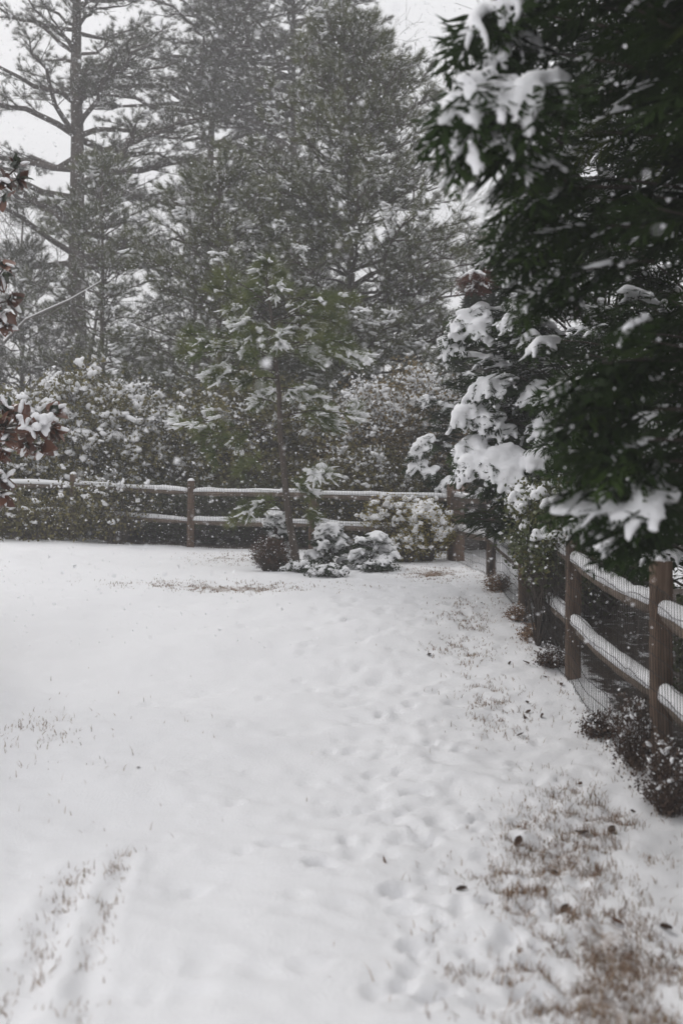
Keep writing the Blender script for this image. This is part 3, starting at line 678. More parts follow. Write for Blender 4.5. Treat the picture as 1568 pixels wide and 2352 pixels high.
# ------------------------------------------------------------------ the young pine on the lawn
def young_pine():
    rng = np.random.default_rng(77); Y = 14.7
    line = [(683,1310),(676,1260),(664,1200),(655,1120),(643,1000),(640,900),(632,820),(624,740),(614,660),(608,622)]
    ax = np.array([at(px, py, Y) for px, py in line]); ax[:, 1] += np.linspace(0, .15, len(ax)); gx, gy = ax[0, 0], Y
    ax[0, 2] = gh(gx, gy) - .15
    root = empty("young_pine", (gx, gy, gh(gx, gy)), "slender young pine on the lawn before the back fence, snow on its needles", "tree")
    g = Geo(); tube(g, ax, np.linspace(.066, .012, len(ax)), 9, wob=.15, rng=rng); g.build("trunk", M_BARK, root, smooth=True)
    gb, gf, gs = Geo(), Geo(), Geo(); TP, TD, SN = [], [], []
    def axis_px(py): return np.array([np.interp(-py, [-q[1] for q in line], ax[:, i]) for i in range(3)])
    def branch(py, end, nt=12, snow=.5, sp=.16):
        p0 = axis_px(py); e = np.asarray(end); s = np.linspace(0, 1, 6)
        B = p0 + (e - p0) * s[:, None] + np.array([0, 0, 1.]) * (np.linalg.norm(e - p0) * .10 * np.sin(s * np.pi))[:, None]
        tube(gb, B, .011 - .007 * s, 5, cap=False, rng=rng)
        tan = unit(B[-1] - B[-3]); L = np.linalg.norm(e - p0)
        nt = int(nt * 1.9); u = rng.uniform(.35, 1.0, nt) ** .7; u[:6] = 1
        P = np.stack([np.interp(u, s, B[:, i]) for i in range(3)], 1)
        d = unit(tan + rng.normal(0, .55, (nt, 3)) + [0, 0, .25]); Q = P + d * rng.uniform(.05, sp, (nt, 1)) * (.5 + .5 * L)
        prisms(gb, P, Q, .006, .004, rng=rng); TP.append(Q); TD.append(d)
        SN.extend((q, dd) for q, dd in zip(Q, d) if rng.random() < snow ** 1.5 * .95)
    key = [(1150,575,1172,.45),(1175,545,1195,.4),(1150,605,1165,.3),(1150,720,1195,.3),(1090,742,1092,.9),(1110,705,1130,.4),(1060,560,1075,.15),(990,430,985,.8),(1000,470,1000,.3),(985,500,1040,.1),(975,760,975,.35),(960,812,958,.8),(955,740,960,.5),(930,590,925,.8),
           (905,620,905,.8),(900,680,905,.8),(890,725,915,.7),(870,560,880,.4),(850,500,870,.4),(840,490,860,.8),(820,465,805,.8),(810,500,800,.7),(800,560,800,.75),(815,720,830,.8),(805,790,825,.7),(790,825,828,.7),(780,680,760,.7),
           (780,580,770,.6),(760,545,745,.55),(750,640,790,.8),(740,740,770,.6),(735,765,740,.4),(720,560,690,.3),(730,690,720,.7),(700,735,690,.3),(700,590,670,.3),(690,640,665,.4),(680,545,710,.4),(665,600,628,.3),(660,640,640,.3),(710,795,690,.25),(640,612,612,.3)]
    for py, ex, ey, sn in key:
        dy = rng.normal(0, .45); branch(py, at(ex, ey, Y + .15 + dy), 9 if py > 1000 else 11, sn)
    for i in range(16):
        py = rng.uniform(640, 900); r = .25 + 1.05 * min(1, (py - 600) / 250) * (1 if py < 880 else .75); ph = rng.uniform(0, 6.28)
        p0 = axis_px(py); branch(py, p0 + [r * math.cos(ph), r * math.sin(ph), rng.uniform(.05, .45) * (1.3 - (py - 640) / 500)], 7, .12)
    TP, TD = np.concatenate(TP), np.concatenate(TD)
    scatter(gf, TUFTS_Y, TP, TD, rng.uniform(.8, 1.15, len(TP)), 0, rng=rng)
    for q, d in SN:                                      # snow caught between drooping needles: fingers fanning out of each shoot
        n = rng.integers(3, 7); ph = rng.uniform(0, 6.28, n); dd = unit(d * [1, 1, .25] * 1.1 + np.stack([np.cos(ph), np.sin(ph), rng.uniform(-1.0, .0, n)], 1) * .55)
        L = rng.uniform(.05, .15, n); w = rng.uniform(.011, .021, n)
        v, f = BALL2; gs.inst((v, f), q + dd * L[:, None] * .75 + [0, 0, .02], frames(dd), np.stack([L, w, w * .85], 1))
        gs.inst((v, f), (q + [0, 0, .025])[None], frames(np.array([d])), np.array([[.04, .034, .026]]) * rng.uniform(.7, 1.3))
    p = at(738, 1085, Y - .1)                            # the big clump low on its outer bough
    for k in range(13):
        a = rng.uniform(0, 6.28); dd = unit(np.array([[math.cos(a), math.sin(a) * .6, -.55 + rng.normal(0, .2)]])); L = rng.uniform(.10, .2)
        gs.inst(BALL2, p[None] + dd * L * .7 + [0, 0, .05], frames(dd), np.array([[L, .026, .024]]))
    gs.inst(BALL2, p[None] + [0, 0, .09], frames(np.array([[1., 0, 0]])), np.array([[.085, .07, .055]]))
    tag(gb.build("branches", M_BARK_D, root), kind="stuff"); tag(gf.build("crown", M_PINE_Y, root), kind="stuff")
    tag(remeshed(gs, "snow", M_SNOW, root, .0155, 2), kind="stuff")
young_pine()

# ------------------------------------------------------------------ cypresses along the side fence
class Cypress:
    def __init__(s, label, x, y, height, seed, fr=None, name="cypress_tree", group="cypresses behind the side fence", cat="tree"):
        s.rng = np.random.default_rng(seed); s.fr = fr or FRONDS; s.x, s.y, s.h = x, y, height; s.z0 = gh(x, y)
        s.root = empty(name, (x, y, s.z0), label, cat, group); s.gb, s.gf, s.gs = Geo(), Geo(), Geo(); s.gr = Geo()
        g = Geo(); K = 10; t = np.linspace(0, 1, K); tube(g, np.stack([x + s.rng.normal(0, .02, K), y + s.rng.normal(0, .02, K), s.z0 - .2 + height * t], 1), .13 * (1 - .93 * t) + .01, 9, wob=.2, rng=s.rng)
        g.build("trunk", M_BARK_D, s.root, smooth=True)
    def bough(s, p0, p1, n=12, fl=.42, snow=0.0, lift=.12, droop=.15, rust=False, spread=.8, wmul=.8, tip=True, tipk=.5):
        r = s.rng; p0, p1 = np.asarray(p0, float), np.asarray(p1, float)
        if tip: p1 = p1 - unit(p1 - p0) * fl * tipk
        L = np.linalg.norm(p1 - p0); t = np.linspace(0, 1, 7)
        B = p0 + (p1 - p0) * t[:, None]; B[:, 2] += L * (lift * np.sin(t * np.pi) - 0 * t)
        tube(s.gb, B, .004 + .012 * (1 - t) * min(1.5, L), 4, cap=False, rng=r)
        u = np.linspace(.22, 1, n) + r.normal(0, .03, n); u = np.clip(u, .1, 1); u[-1] = 1
        P = np.stack([np.interp(u, t, B[:, i]) for i in range(3)], 1); tan = unit(np.stack([np.gradient(B[:, i], t) for i in range(3)], 1))
        T = unit(np.stack([np.interp(u, t, tan[:, i]) for i in range(3)], 1)); side = unit(np.cross(T, [0, 0, 1.]))
        sg = np.where(np.arange(n) % 2 == 0, 1., -1.) * r.uniform(.35, 1.1, n) * spread; sg[-1] = 0
        D = unit(T * r.uniform(.55, 1.0, (n, 1)) + side * sg[:, None] + np.array([0, 0, 1.]) * (r.normal(-droop, .16, n))[:, None])
        fs = fl * (1.05 - .40 * u) * r.uniform(.75, 1.15, n)
        up = unit(np.array([0, 0, 1.]) + r.normal(0, .35, (n, 3)))
        k = r.integers(0, len(s.fr), n); R = frames(D, up); g = s.gr if rust else s.gf
        base = r.normal(.42, .17)
        for q in range(len(s.fr)):
            m = k == q; g.inst(s.fr[q], P[m], R[m], fs[m], 0, np.clip(base + r.normal(0, .14, m.sum()), 0, 1))
        if snow > .6:
            e = r.integers(0, n, 6); De = unit(D[e] + np.array([0, 0, 1.]) * r.uniform(.1, .5, (6, 1)) + r.normal(0, .35, (6, 3)))
            scatter(g, s.fr, P[e] + D[e] * (fs[e] * r.uniform(.1, .5, 6))[:, None] + [0, 0, .02], De, fs[e] * r.uniform(.45, .7, 6), 0, np.clip(base + r.normal(0, .1, 6), 0, 1), unit(np.array([0, 0, 1.]) + r.normal(0, .4, (6, 3))), r, False)
        if snow > 0:
            bw = .030 + .042 * snow
            for i in range(n):
                if r.random() > .35 + snow * .65: continue
                q = np.linspace(.0, r.uniform(.6, .98), 7); loc = np.stack([q, 0 * q, -.32 * q ** 2], 1) * fs[i]
                C = P[i] + loc @ R[i].T; w = bw * (1.0 - .55 * q) * r.uniform(.65, 1.2) * wmul
                C[:, 2] += w * .45
                C += r.normal(0, w.mean() * .22, C.shape)
                s.gs.inst(BALL2, C, frames(np.repeat(D[i][None], 7, 0)), np.stack([w * 1.35 + fs[i] * .04, w * 1.05, w * .78], 1))
            if snow > .35:
                q = np.linspace(.35, 1, 9); C = np.stack([np.interp(q, t, B[:, i]) for i in range(3)], 1); w = bw * wmul * (.9 + .5 * np.sin(q * 5) ** 2) * (1.05 - .35 * q)
                C[:, 2] += w * .5; s.gs.inst(BALL2, C, frames(np.repeat(unit(p1 - p0)[None], 9, 0)), np.stack([w * 1.6, w * 1.35, w * .85], 1))
    def body(s, n, rprof, z_lo, snow_p=.3, amount=(.05, .45), az=(0, 6.283), fl=.42, nf=12, inner=.35, droop=.15, rust=0.0):
        r = s.rng; zs = r.uniform(0, 1, n)
        for i in range(n):
            u = zs[i]; z = s.z0 + z_lo + (s.h - z_lo) * u; a = r.uniform(*az); R = rprof(u) * r.uniform(.72, 1.06)
            d = np.array([math.cos(a), math.sin(a), 0]); el = .10 + .5 * u
            p0 = np.array([s.x, s.y, z - R * .20]) + d * R * inner * r.uniform(.6, 1.2); p1 = np.array([s.x, s.y, z + R * el * .45]) + d * R
            sn = 0
            if r.random() < snow_p * (.6 + .8 * u): sn = r.uniform(*amount)
            s.bough(p0, p1, nf, fl, sn, lift=.10, droop=droop, rust=r.random() < rust, tip=False)
    def finish(s, voxel, smooth=3):
        tag(s.gb.build("branches", M_BARK_D, s.root), kind="stuff"); tag(s.gf.build("crown", M_CYP, s.root), kind="stuff")
        if s.gr.n: tag(s.gr.build("dead_sprays", M_RUST, s.root), kind="stuff", label="patch of rusty brown dead sprays")
        if s.gs.n: tag(remeshed(s.gs, "snow", M_SNOW, s.root, voxel, smooth, .38), kind="stuff")

PI = math.pi
# the tree closest to the lens, its boughs hanging over the fence and out of focus
t = Cypress("huge dark cypress closest to the lens, its blurred boughs hanging over the fence posts", 3.05, 4.35, 7.6, 101, FRONDS_LOW)
prof = lambda u: float(np.interp(1.35 + u * 6.25, [1.3, 2.0, 2.6, 3.1, 3.7, 4.6, 5.6, 6.6, 7.6], [1.55, 1.6, 1.68, 1.95, 2.25, 2.3, 2.0, 1.3, .2]))
t.body(430, prof, 1.75, .34, (.01, .24), (PI * .52, PI * 1.62), .42, 12, .45, .28)
t.body(110, prof, 1.7, .15, (.02, .2), (-PI * .38, PI * .55), .5, 11, .4)
for a, b, sn, fl in (((1240,290,4.5), (1045,190,4.05), .85, .50), ((1300,300,4.5), (1090,225,4.0), 1.0, .52), ((1290,330,4.4), (1060,300,4.1), .8, .42), ((1330,255,4.4), (1190,190,4.0), .6, .4),
                     ((1180,80,4.9), (1080,45,4.3), .5, .44), ((1260,130,4.8), (1110,120,4.4), .45, .44), ((1330,30,4.8), (1130,-20,4.4), .5, .44), ((1300,420,4.6), (1170,380,4.2), .35, .4),
                     ((1320,545,5.0), (1150,500,4.8), .5, .4), ((1300,620,5.2), (1190,560,4.9), .4, .4), ((1330,720,4.9), (1230,650,4.6), .3, .36)):
    t.bough(at(*a), at(*b), 13, fl, sn, lift=.16, droop=.45, wmul=.55, tipk=.12)
for a, b, sn, fl in (((1480,1150,4.5), (1330,1135,4.1), .9, .36), ((1500,1175,4.4), (1370,1165,4.0), .85, .34), ((1540,1085,4.3), (1400,1110,4.0), .7, .34), ((1560,1150,4.2), (1450,1165,3.9), .7, .32), ((1568,1200,4.3), (1420,1215,4.0), .3, .36),
                     ((1440,1180,6.2), (1325,1200,5.8), .75, .34), ((1450,1200,6.2), (1345,1235,5.8), .8, .32), ((1470,1215,6.1), (1385,1230,5.7), .6, .30), ((1540,1210,4.8), (1400,1245,4.5), .55, .32),
                     ((1568,1060,4.3), (1370,1075,4.0), .0, .44), ((1568,1010,4.2), (1330,1030,4.0), .05, .46), ((1568,940,4.2), (1310,960,4.0), .0, .46), ((1568,880,4.3), (1300,890,4.1), .05, .44), ((1500,740,4.2), (1430,752,3.9), .2, .22),
                     ((1568,830,4.3), (1330,840,4.0), .04, .44), ((1500,600,4.6), (1250,640,4.4), .1, .44), ((1480,520,4.6), (1200,540,4.5), .12, .44), ((1450,430,4.6), (1150,455,4.4), .12, .44)):
    t.bough(at(*a), at(*b), 12, fl, sn, lift=.03, droop=.10, wmul=.55, tipk=.25, spread=.55)
t.finish(.019, 2)

t = Cypress("dark cypress between the blurred closest one and the snow laden one", 3.35, 8.1, 7.4, 102, FRONDS_LOW)
prof = lambda u: 1.75 * (1 - u) ** .5 * (.8 + .2 * math.sin(min(1, u * 3) * PI * .5)) + .1
t.body(150, prof, 1.0, .26, (.1, .5), (PI * .6, PI * 1.55), .40, 12, .4)
for a, b, sn, fl in (((1290,620,7.6), (1225,600,7.2), .6, .36), ((1330,700,7.6), (1220,665,7.2), .55, .36), ((1240,520,7.8), (1130,470,7.4), .5, .36), ((1230,600,7.8), (1145,540,7.5), .6, .34),
                     ((1290,800,7.6), (1215,780,7.2), .5, .34), ((1310,900,7.6), (1240,900,7.3), .5, .34), ((1330,1000,7.5), (1270,990,7.2), .4, .34)):
    t.bough(at(*a), at(*b), 11, fl, sn, lift=.1, droop=.35, wmul=.65)
t.finish(.024, 2)

t = Cypress("snow laden cypress with thick white snow blankets hanging over the fence corner", 3.05, 11.6, 6.6, 103)
prof = lambda u: 1.75 * (1 - u) ** .55 * (.82 + .18 * math.sin(min(1, u * 3) * PI * .5)) + .12
t.body(340, prof, .65, .34, (.08, .5), (PI * .5, PI * 1.65), .36, 12, .42, rust=.02)
for a, b, sn, fl in (((1090,745,11.3), (1040,715,10.9), 1.0, .40), ((1100,770,11.3), (1010,755,10.9), 1.1, .40), ((1110,720,11.3), (1085,705,11.0), 1.0, .36), ((1120,760,11.2), (1080,745,10.8), 1.1, .36), ((1070,790,11.2), (1010,785,10.9), .7, .32),
                     ((1180,745,11.0), (1155,735,10.6), .7, .30), ((1230,790,11.0), (1195,775,10.6), .8, .32), ((1190,890,11.1), (1085,885,10.7), 1.0, .42), ((1160,880,11.1), (1060,900,10.7), .6, .36),
                     ((1130,950,11.1), (1025,955,10.6), 1.2, .40), ((1150,930,11.1), (1055,940,10.7), 1.0, .36), ((1160,975,11.0), (1090,965,10.6), .9, .34), ((1185,1000,11.0), (1120,990,10.7), .7, .28),
                     ((1240,890,11.0), (1205,910,10.6), .7, .34), ((1260,960,10.9), (1225,990,10.5), .8, .34), ((1290,1010,10.7), (1220,1025,10.3), 1.3, .40), ((1270,1040,10.7), (1200,1060,10.2), 1.2, .38),
                     ((1130,1050,10.9), (1040,1075,10.4), 1.2, .42), ((1190,1060,10.9), (1100,1065,10.3), 1.6, .46), ((1200,1070,10.8), (1150,1090,10.2), 1.6, .46), ((1220,1090,10.7), (1165,1120,10.2), 1.2, .36),
                     ((1090,1020,11.0), (1040,1045,10.6), .9, .34), ((1130,1010,11.0), (1075,1030,10.6), .9, .32), ((1160,600,11.5), (1120,570,11.1), .6, .34), ((1210,690,11.2), (1160,690,10.8), .4, .32)):
    t.bough(at(*a), at(*b), 13, fl, sn, lift=.13, droop=.42)
for a, b in (((1190,1130,11.2), (1130,1150,10.8)), ((1230,1110,11.1), (1160,1140,10.7)), ((1180,1090,11.3), (1100,1120,10.9)), ((1260,1130,10.9), (1190,1150,10.5)), ((1290,1090,10.8), (1220,1110,10.4))): t.bough(at(*a), at(*b), 12, .34, .05, droop=.35)
for a, b in (((1110,640,11.4), (1060,620,11.0)), ((1120,655,11.4), (1075,645,11.0))): t.bough(at(*a), at(*b), 11, .34, .12, rust=True, droop=.3)
t.finish(.0185, 2)

t = Cypress("small dark cedar just past the thick corner post, snow on its lower boughs", 2.55, 17.6, 4.6, 104)
prof = lambda u: 1.30 * (1 - u) ** .7 * (.8 + .2 * math.sin(min(1, u * 4) * PI * .5)) + .12
t.body(150, prof, .5, .22, (.1, .5), (0, 6.283), .34, 12, .4)
for a, b, sn in (((1000,930,17.0), (965,905,16.6), .7), ((985,1035,16.8), (935,1035,16.4), 1.0), ((1000,1020,16.8), (950,1010,16.4), .9), ((985,1070,16.8), (925,1075,16.4), .8), ((1010,1085,16.8), (965,1085,16.4), .7), ((1040,1105,16.6), (1005,1120,16.2), .7)):
    t.bough(at(*a), at(*b), 11, .36, sn, droop=.4)
t.finish(.026, 2)

# ------------------------------------------------------------------ shrubs
def shrub(name, label, group, cat, x, y, rx, ry, rz, zc, n_clump, per, leaf, mat, seed, snow_n=0, snow_r=.05, stems=14, twig=M_TWIG, twig_r=.008, voxel=None, arch=0.0, top=.2, dens=.16, tint=(0, 1), fine=0, frost=.05):
    """Stems from one root, forking to twig ends inside an uneven ellipsoid; leaves cluster at the ends, snow on the upper ones."""
    rng = np.random.default_rng(seed); z0 = gh(x, y); root = empty(name, (x, y, z0), label, cat, group)
    gb, gf, gs = Geo(), Geo(), Geo()
    a = rng.uniform(0, 6.28, n_clump); ct = rng.uniform(-.95, 1, n_clump); rr = rng.uniform(.25, 1, n_clump) ** .5
    st = np.sqrt(1 - ct ** 2); lump = .72 + .5 * fbm(np.cos(a) * 1.6 + 5, ct * 2.2 + np.sin(a) * 1.6, seed, 2)
    C = np.stack([x + rx * st * np.cos(a) * rr * lump, y + ry * st * np.sin(a) * rr * lump, z0 + zc + rz * ct * rr * lump], 1); C[:, 2] = np.maximum(C[:, 2], z0 + .04)
    hub = np.array([x, y, z0]) + np.stack([rng.normal(0, rx * .13, stems), rng.normal(0, ry * .13, stems), np.full(stems, -.05)], 1)
    k = rng.integers(0, stems, n_clump); mid = hub[k] * .45 + C * .55 + np.stack([rng.normal(0, .08, n_clump) * rx, rng.normal(0, .08, n_clump) * ry, rng.uniform(0, .12, n_clump) * rz + arch], 1)
    prisms(gb, hub[k], mid, twig_r * rng.uniform(.6, 1.3, n_clump), twig_r * .6, rng=rng); prisms(gb, mid, C, twig_r * .6, twig_r * .3, rng=rng)
    if fine:
        q = rng.integers(0, n_clump, fine); p = mid[q] + (C - mid)[q] * rng.random((fine, 1)); d = unit(unit(C - [x, y, z0])[q] + rng.normal(0, .7, (fine, 3)))
        prisms(gb, p, p + d * rng.uniform(.12, .4, (fine, 1)) * min(1, rz), twig_r * .35, twig_r * .15, rng=rng)
    tag(gb.build("stems", twig, root), kind="stuff")
    if per:
        idx = np.repeat(np.arange(n_clump), per); n = len(idx); P = C[idx] + rng.normal(0, dens, (n, 3)) * [1, 1, .8]; P[:, 2] = np.maximum(P[:, 2], z0 + .02)
        D = unit(rng.normal(size=(n, 3)) + unit(P - [x, y, z0]) * .6); base = rng.uniform(*tint, n_clump)[idx]
        fr = rng.random(n) < frost * 2.2 * (fbm(P[:, 0] * 2.4 + P[:, 1], P[:, 2] * 3.0, seed + 3, 2) > .52) * np.clip(.6 + (P[:, 2] - z0 - zc) / rz, .2, 1.6); sz = leaf * rng.uniform(.6, 1.3, n); tn = np.clip(base * .6 + .4 * rng.random(n), 0, 1)
        scatter(gf, [LEAF], P[~fr], D[~fr], sz[~fr], 0, tn[~fr], rng=rng); scatter(gf, [LEAF], P[fr] + [0, 0, .02], D[fr], sz[fr], 1, rng=rng)
        tag(gf.build("foliage", [mat, M_SNOW], root), kind="stuff")
    if snow_n:
        sc = (C[:, 2] - z0 - zc) / rz * .5 + rng.normal(0, .35, n_clump) + top * rr; sel = np.argsort(-sc)[:snow_n]; P = C[sel]
        kk = rng.integers(2, 5, len(P)); idx = np.repeat(np.arange(len(P)), kk); m = len(idx); s = snow_r * rng.uniform(.5, 1.35, m)
        Q = P[idx] + rng.normal(0, snow_r * .9, (m, 3)) * [1, 1, .6] + [0, 0, snow_r * .4]; dd = unit(rng.normal(size=(m, 3)) * [1, 1, .5])
        sc3 = np.stack([s * 1.35, s, s * .68], 1)
        if voxel: gs.inst(BALL2, Q, frames(dd), sc3); o = remeshed(gs, "snow", M_SNOW, root, voxel, 2)
        else: balls(gs, Q, frames(dd), sc3); o = gs.build("snow", M_SNOW, root, smooth=True)
        tag(o, kind="stuff")
    return root

# thicket behind the back fence
G = "thicket of shrubs behind the back fence"
shrub("tan_thicket", "tall tan leaved thicket dotted with snow between the young pine and the cypresses", G, "shrub", 1.15, 19.8, 1.75, 1.2, 1.65, 1.85, 420, 46, .075, M_TAN, 301, 260, .05, 26, fine=900, top=.4, frost=0.20)
shrub("tan_thicket", "lower olive thicket behind the fence rails beside the corner post", G, "shrub", .6, 18.6, 1.7, .6, .9, .95, 200, 45, .07, M_OLIVE, 302, 30, .05, 20, fine=500, frost=0.10)
shrub("green_thicket", "dark green thicket behind the slender young pine", G, "shrub", -1.5, 20.2, 1.9, 1.2, 1.7, 1.75, 330, 46, .085, M_OLIVE, 303, 90, .055, 22, fine=700, frost=0.12)
shrub("grey_thicket", "grey twiggy thicket behind the middle of the back fence", G, "shrub", -3.6, 20.6, 1.7, 1.1, 1.55, 1.6, 300, 40, .08, M_OLIVE, 304, 130, .06, 22, M_TWIG_G, fine=1100, frost=0.16)
shrub("snowy_bush", "arching bush bent under white snow at the end of the back fence", G, "shrub", -5.1, 20.0, 1.7, 1.1, 1.55, 1.75, 340, 40, .085, M_OLIVE, 305, 260, .075, 22, arch=.12, fine=600, top=.7, frost=0.24)
shrub("snowy_bush", "low olive bush close behind the rails under the magnolia branch", G, "shrub", -6.6, 19.75, 1.9, .7, 1.0, 1.05, 330, 46, .075, M_OLIVE, 306, 80, .055, 22, fine=700, frost=0.14)
shrub("snowy_bush", "low rounded olive bush in front of the lower fence rail", G, "shrub", -5.6, 18.05, 1.7, .35, .46, .44, 170, 30, .06, M_OLIVE, 307, 20, .045, 18, fine=500, frost=0.10)
shrub("snowy_bush", "pale snow dusted bush behind the magnolia leaves", G, "shrub", -8.1, 21.5, 2.2, 1.3, 1.5, 1.6, 330, 40, .09, M_OLIVE, 308, 250, .075, 22, fine=500, top=.6, frost=0.24)
shrub("dark_undergrowth", "dark twiggy undergrowth seen between the fence rails", G, "shrub", -1.5, 18.9, 2.6, .5, .55, .6, 260, 24, .07, M_GREYGREEN, 309, 0, .05, 40, M_BARK_D, fine=1500)
shrub("dark_undergrowth", "dark twiggy undergrowth behind the fence between the middle posts", G, "shrub", -4.2, 19.4, 2.2, .5, .55, .6, 220, 24, .07, M_GREYGREEN, 310, 0, .05, 36, M_BARK_D, fine=1200)
shrub("snowy_bush", "sparse olive twigs straggling before the rails beside the first slim fence post", G, "shrub", -4.1, 18.0, .8, .25, .6, .62, 60, 16, .055, M_OLIVE, 311, 14, .04, 12, fine=260, frost=.12)
# shrubs on the lawn
shrub("yellow_shrub", "yellow leaved shrub heaped with snow in front of the thick corner post", "yellow leaved shrubs before the corner post", "shrub", 1.33, 15.75, .46, .36, .46, .50, 200, 22, .045, M_YELLOW, 320, 115, .042, 16, voxel=.016, top=.6, dens=.07, fine=300)
shrub("yellow_shrub", "thin straggling yellow leaved shrub reaching along the back fence rails", "yellow leaved shrubs before the corner post", "shrub", .88, 15.95, .62, .25, .34, .66, 110, 16, .042, M_YELLOW, 321, 60, .036, 12, voxel=.016, top=.6, dens=.07, fine=300)
shrub("yellow_shrub", "pale low shrub with yellow twigs below the straggling one", "yellow leaved shrubs before the corner post", "shrub", 1.0, 15.55, .42, .25, .20, .22, 90, 14, .04, M_YELLOW, 322, 40, .034, 12, voxel=.016, top=.6, dens=.07, fine=260)
def spray_shrub(seed, label, x, y, h, r, snow):
    t = Cypress(label, x, y, h, seed, FRONDS_LOW, "young_cedar", "small shrubs at the foot of the young pine", "shrub")
    t.body(60, lambda u: r * (1 - u) ** .5 + .03, .08, snow, (.05, .45), (0, 6.283), .17, 9, .3, .25)
    t.finish(.018, 2)
p = on_ground(755, 1300); spray_shrub(331, "small snow covered shrub between the young pine trunk and its twin", p[0], p[1] + .15, .62, .36, .8)
p = on_ground(858, 1305); spray_shrub(332, "small rounded evergreen draped in snow beside the yellow leaved shrub", p[0], p[1] + .1, .50, .40, .8)
p = on_ground(632, 1300); spray_shrub(333, "little upright evergreen capped with snow behind the brown ball of twigs", p[0], p[1] + .5, .80, .20, .75)
p = on_ground(622, 1318)
shrub("round_shrub", "bare brown ball shaped shrub at the foot of the young pine", "small shrubs at the foot of the young pine", "shrub", p[0], p[1] + .2, .31, .3, .26, .25, 420, 9, .022, M_BROWN, 334, 0, .04, 20, M_TWIG, .005, dens=.03, fine=1500)
for i, (px, py, lab) in enumerate(((750,1325,"low evergreen sprig poking through snow before the small snow covered shrub"), (690,1318,"ground hugging green sprigs at the base of the young pine trunk"), (868,1312,"low sprigs lying on snow under the small rounded evergreen"))):
    p = on_ground(px, py); shrub("low_sprig", lab, "low sprigs around the young pine", "plant", p[0], p[1] + .05, .28, .15, .07, .06, 60, 14, .04, M_CEDAR, 340 + i, 22, .035, 8, dens=.04, twig_r=.004, voxel=.016)
# privet growing through the side fence
shrub("privet_bush", "small leaved green bush pushing through the side fence wire", None, "shrub", 2.10, 9.85, .44, .80, .56, 1.10, 330, 34, .045, M_PRIVET, 350, 46, .045, 16, voxel=.015, dens=.08, top=.9, fine=300, tint=(.1, 1))
shrub("fence_vine", "dark green vine tangled behind the lower rail of the side fence", "green plants behind the side fence", "plant", 2.75, 6.9, .45, .8, .55, .62, 200, 30, .05, M_PRIVET, 351, 10, .03, 12, dens=.08, fine=300, tint=(0, .55))
shrub("fence_vine", "dark leafy tangle in shade under the closest cypress", "green plants behind the side fence", "plant", 2.9, 5.2, .5, .9, .6, .7, 200, 30, .055, M_PRIVET, 352, 8, .03, 12, dens=.08, fine=300, tint=(0, .5))
shrub("fence_vine", "dark evergreen tangle under the snow laden cypress", "green plants behind the side fence", "plant", 2.9, 11.2, .6, 1.4, .55, .7, 260, 30, .06, M_GREYGREEN, 353, 10, .03, 14, dens=.1, fine=400)
# dead weeds along the foot of the side fence
for i, (px, py, h, r, lab) in enumerate(((1512,1775,.46,.17,"tall brown seed head weeds with snow blobs at the foot of the second fence post"), (1560,1865,.42,.17,"brown dead weeds tangled in the wire at the edge of the lawn"), (1375,1690,.16,.10,"brown leafy weed clump at the wire midway along the lower rail"),
      (1290,1535,.15,.11,"rusty weed tuft below the third fence post"), (1245,1470,.15,.10,"tan weed tuft where the wire meets the lawn below the privet bush"), (1160,1355,.20,.16,"tan dry grass clump at the foot of the far fence posts"), (1215,1420,.13,.10,"dull weed tuft just past the privet bush"))):
    p = on_ground(px, py)
    shrub("dead_weed", lab, "dead weeds along the side fence", "plant", min(p[0], FENCE_X - .13), p[1], r, r * 1.3, h * .52, h * .5, 150, 12, .022, M_WEED if i < 4 else M_GRASS, 360 + i, 22 if i < 4 else 6, .013, 30, M_WEED if i < 4 else M_GRASS, .0032, voxel=.010, dens=.035, fine=260)

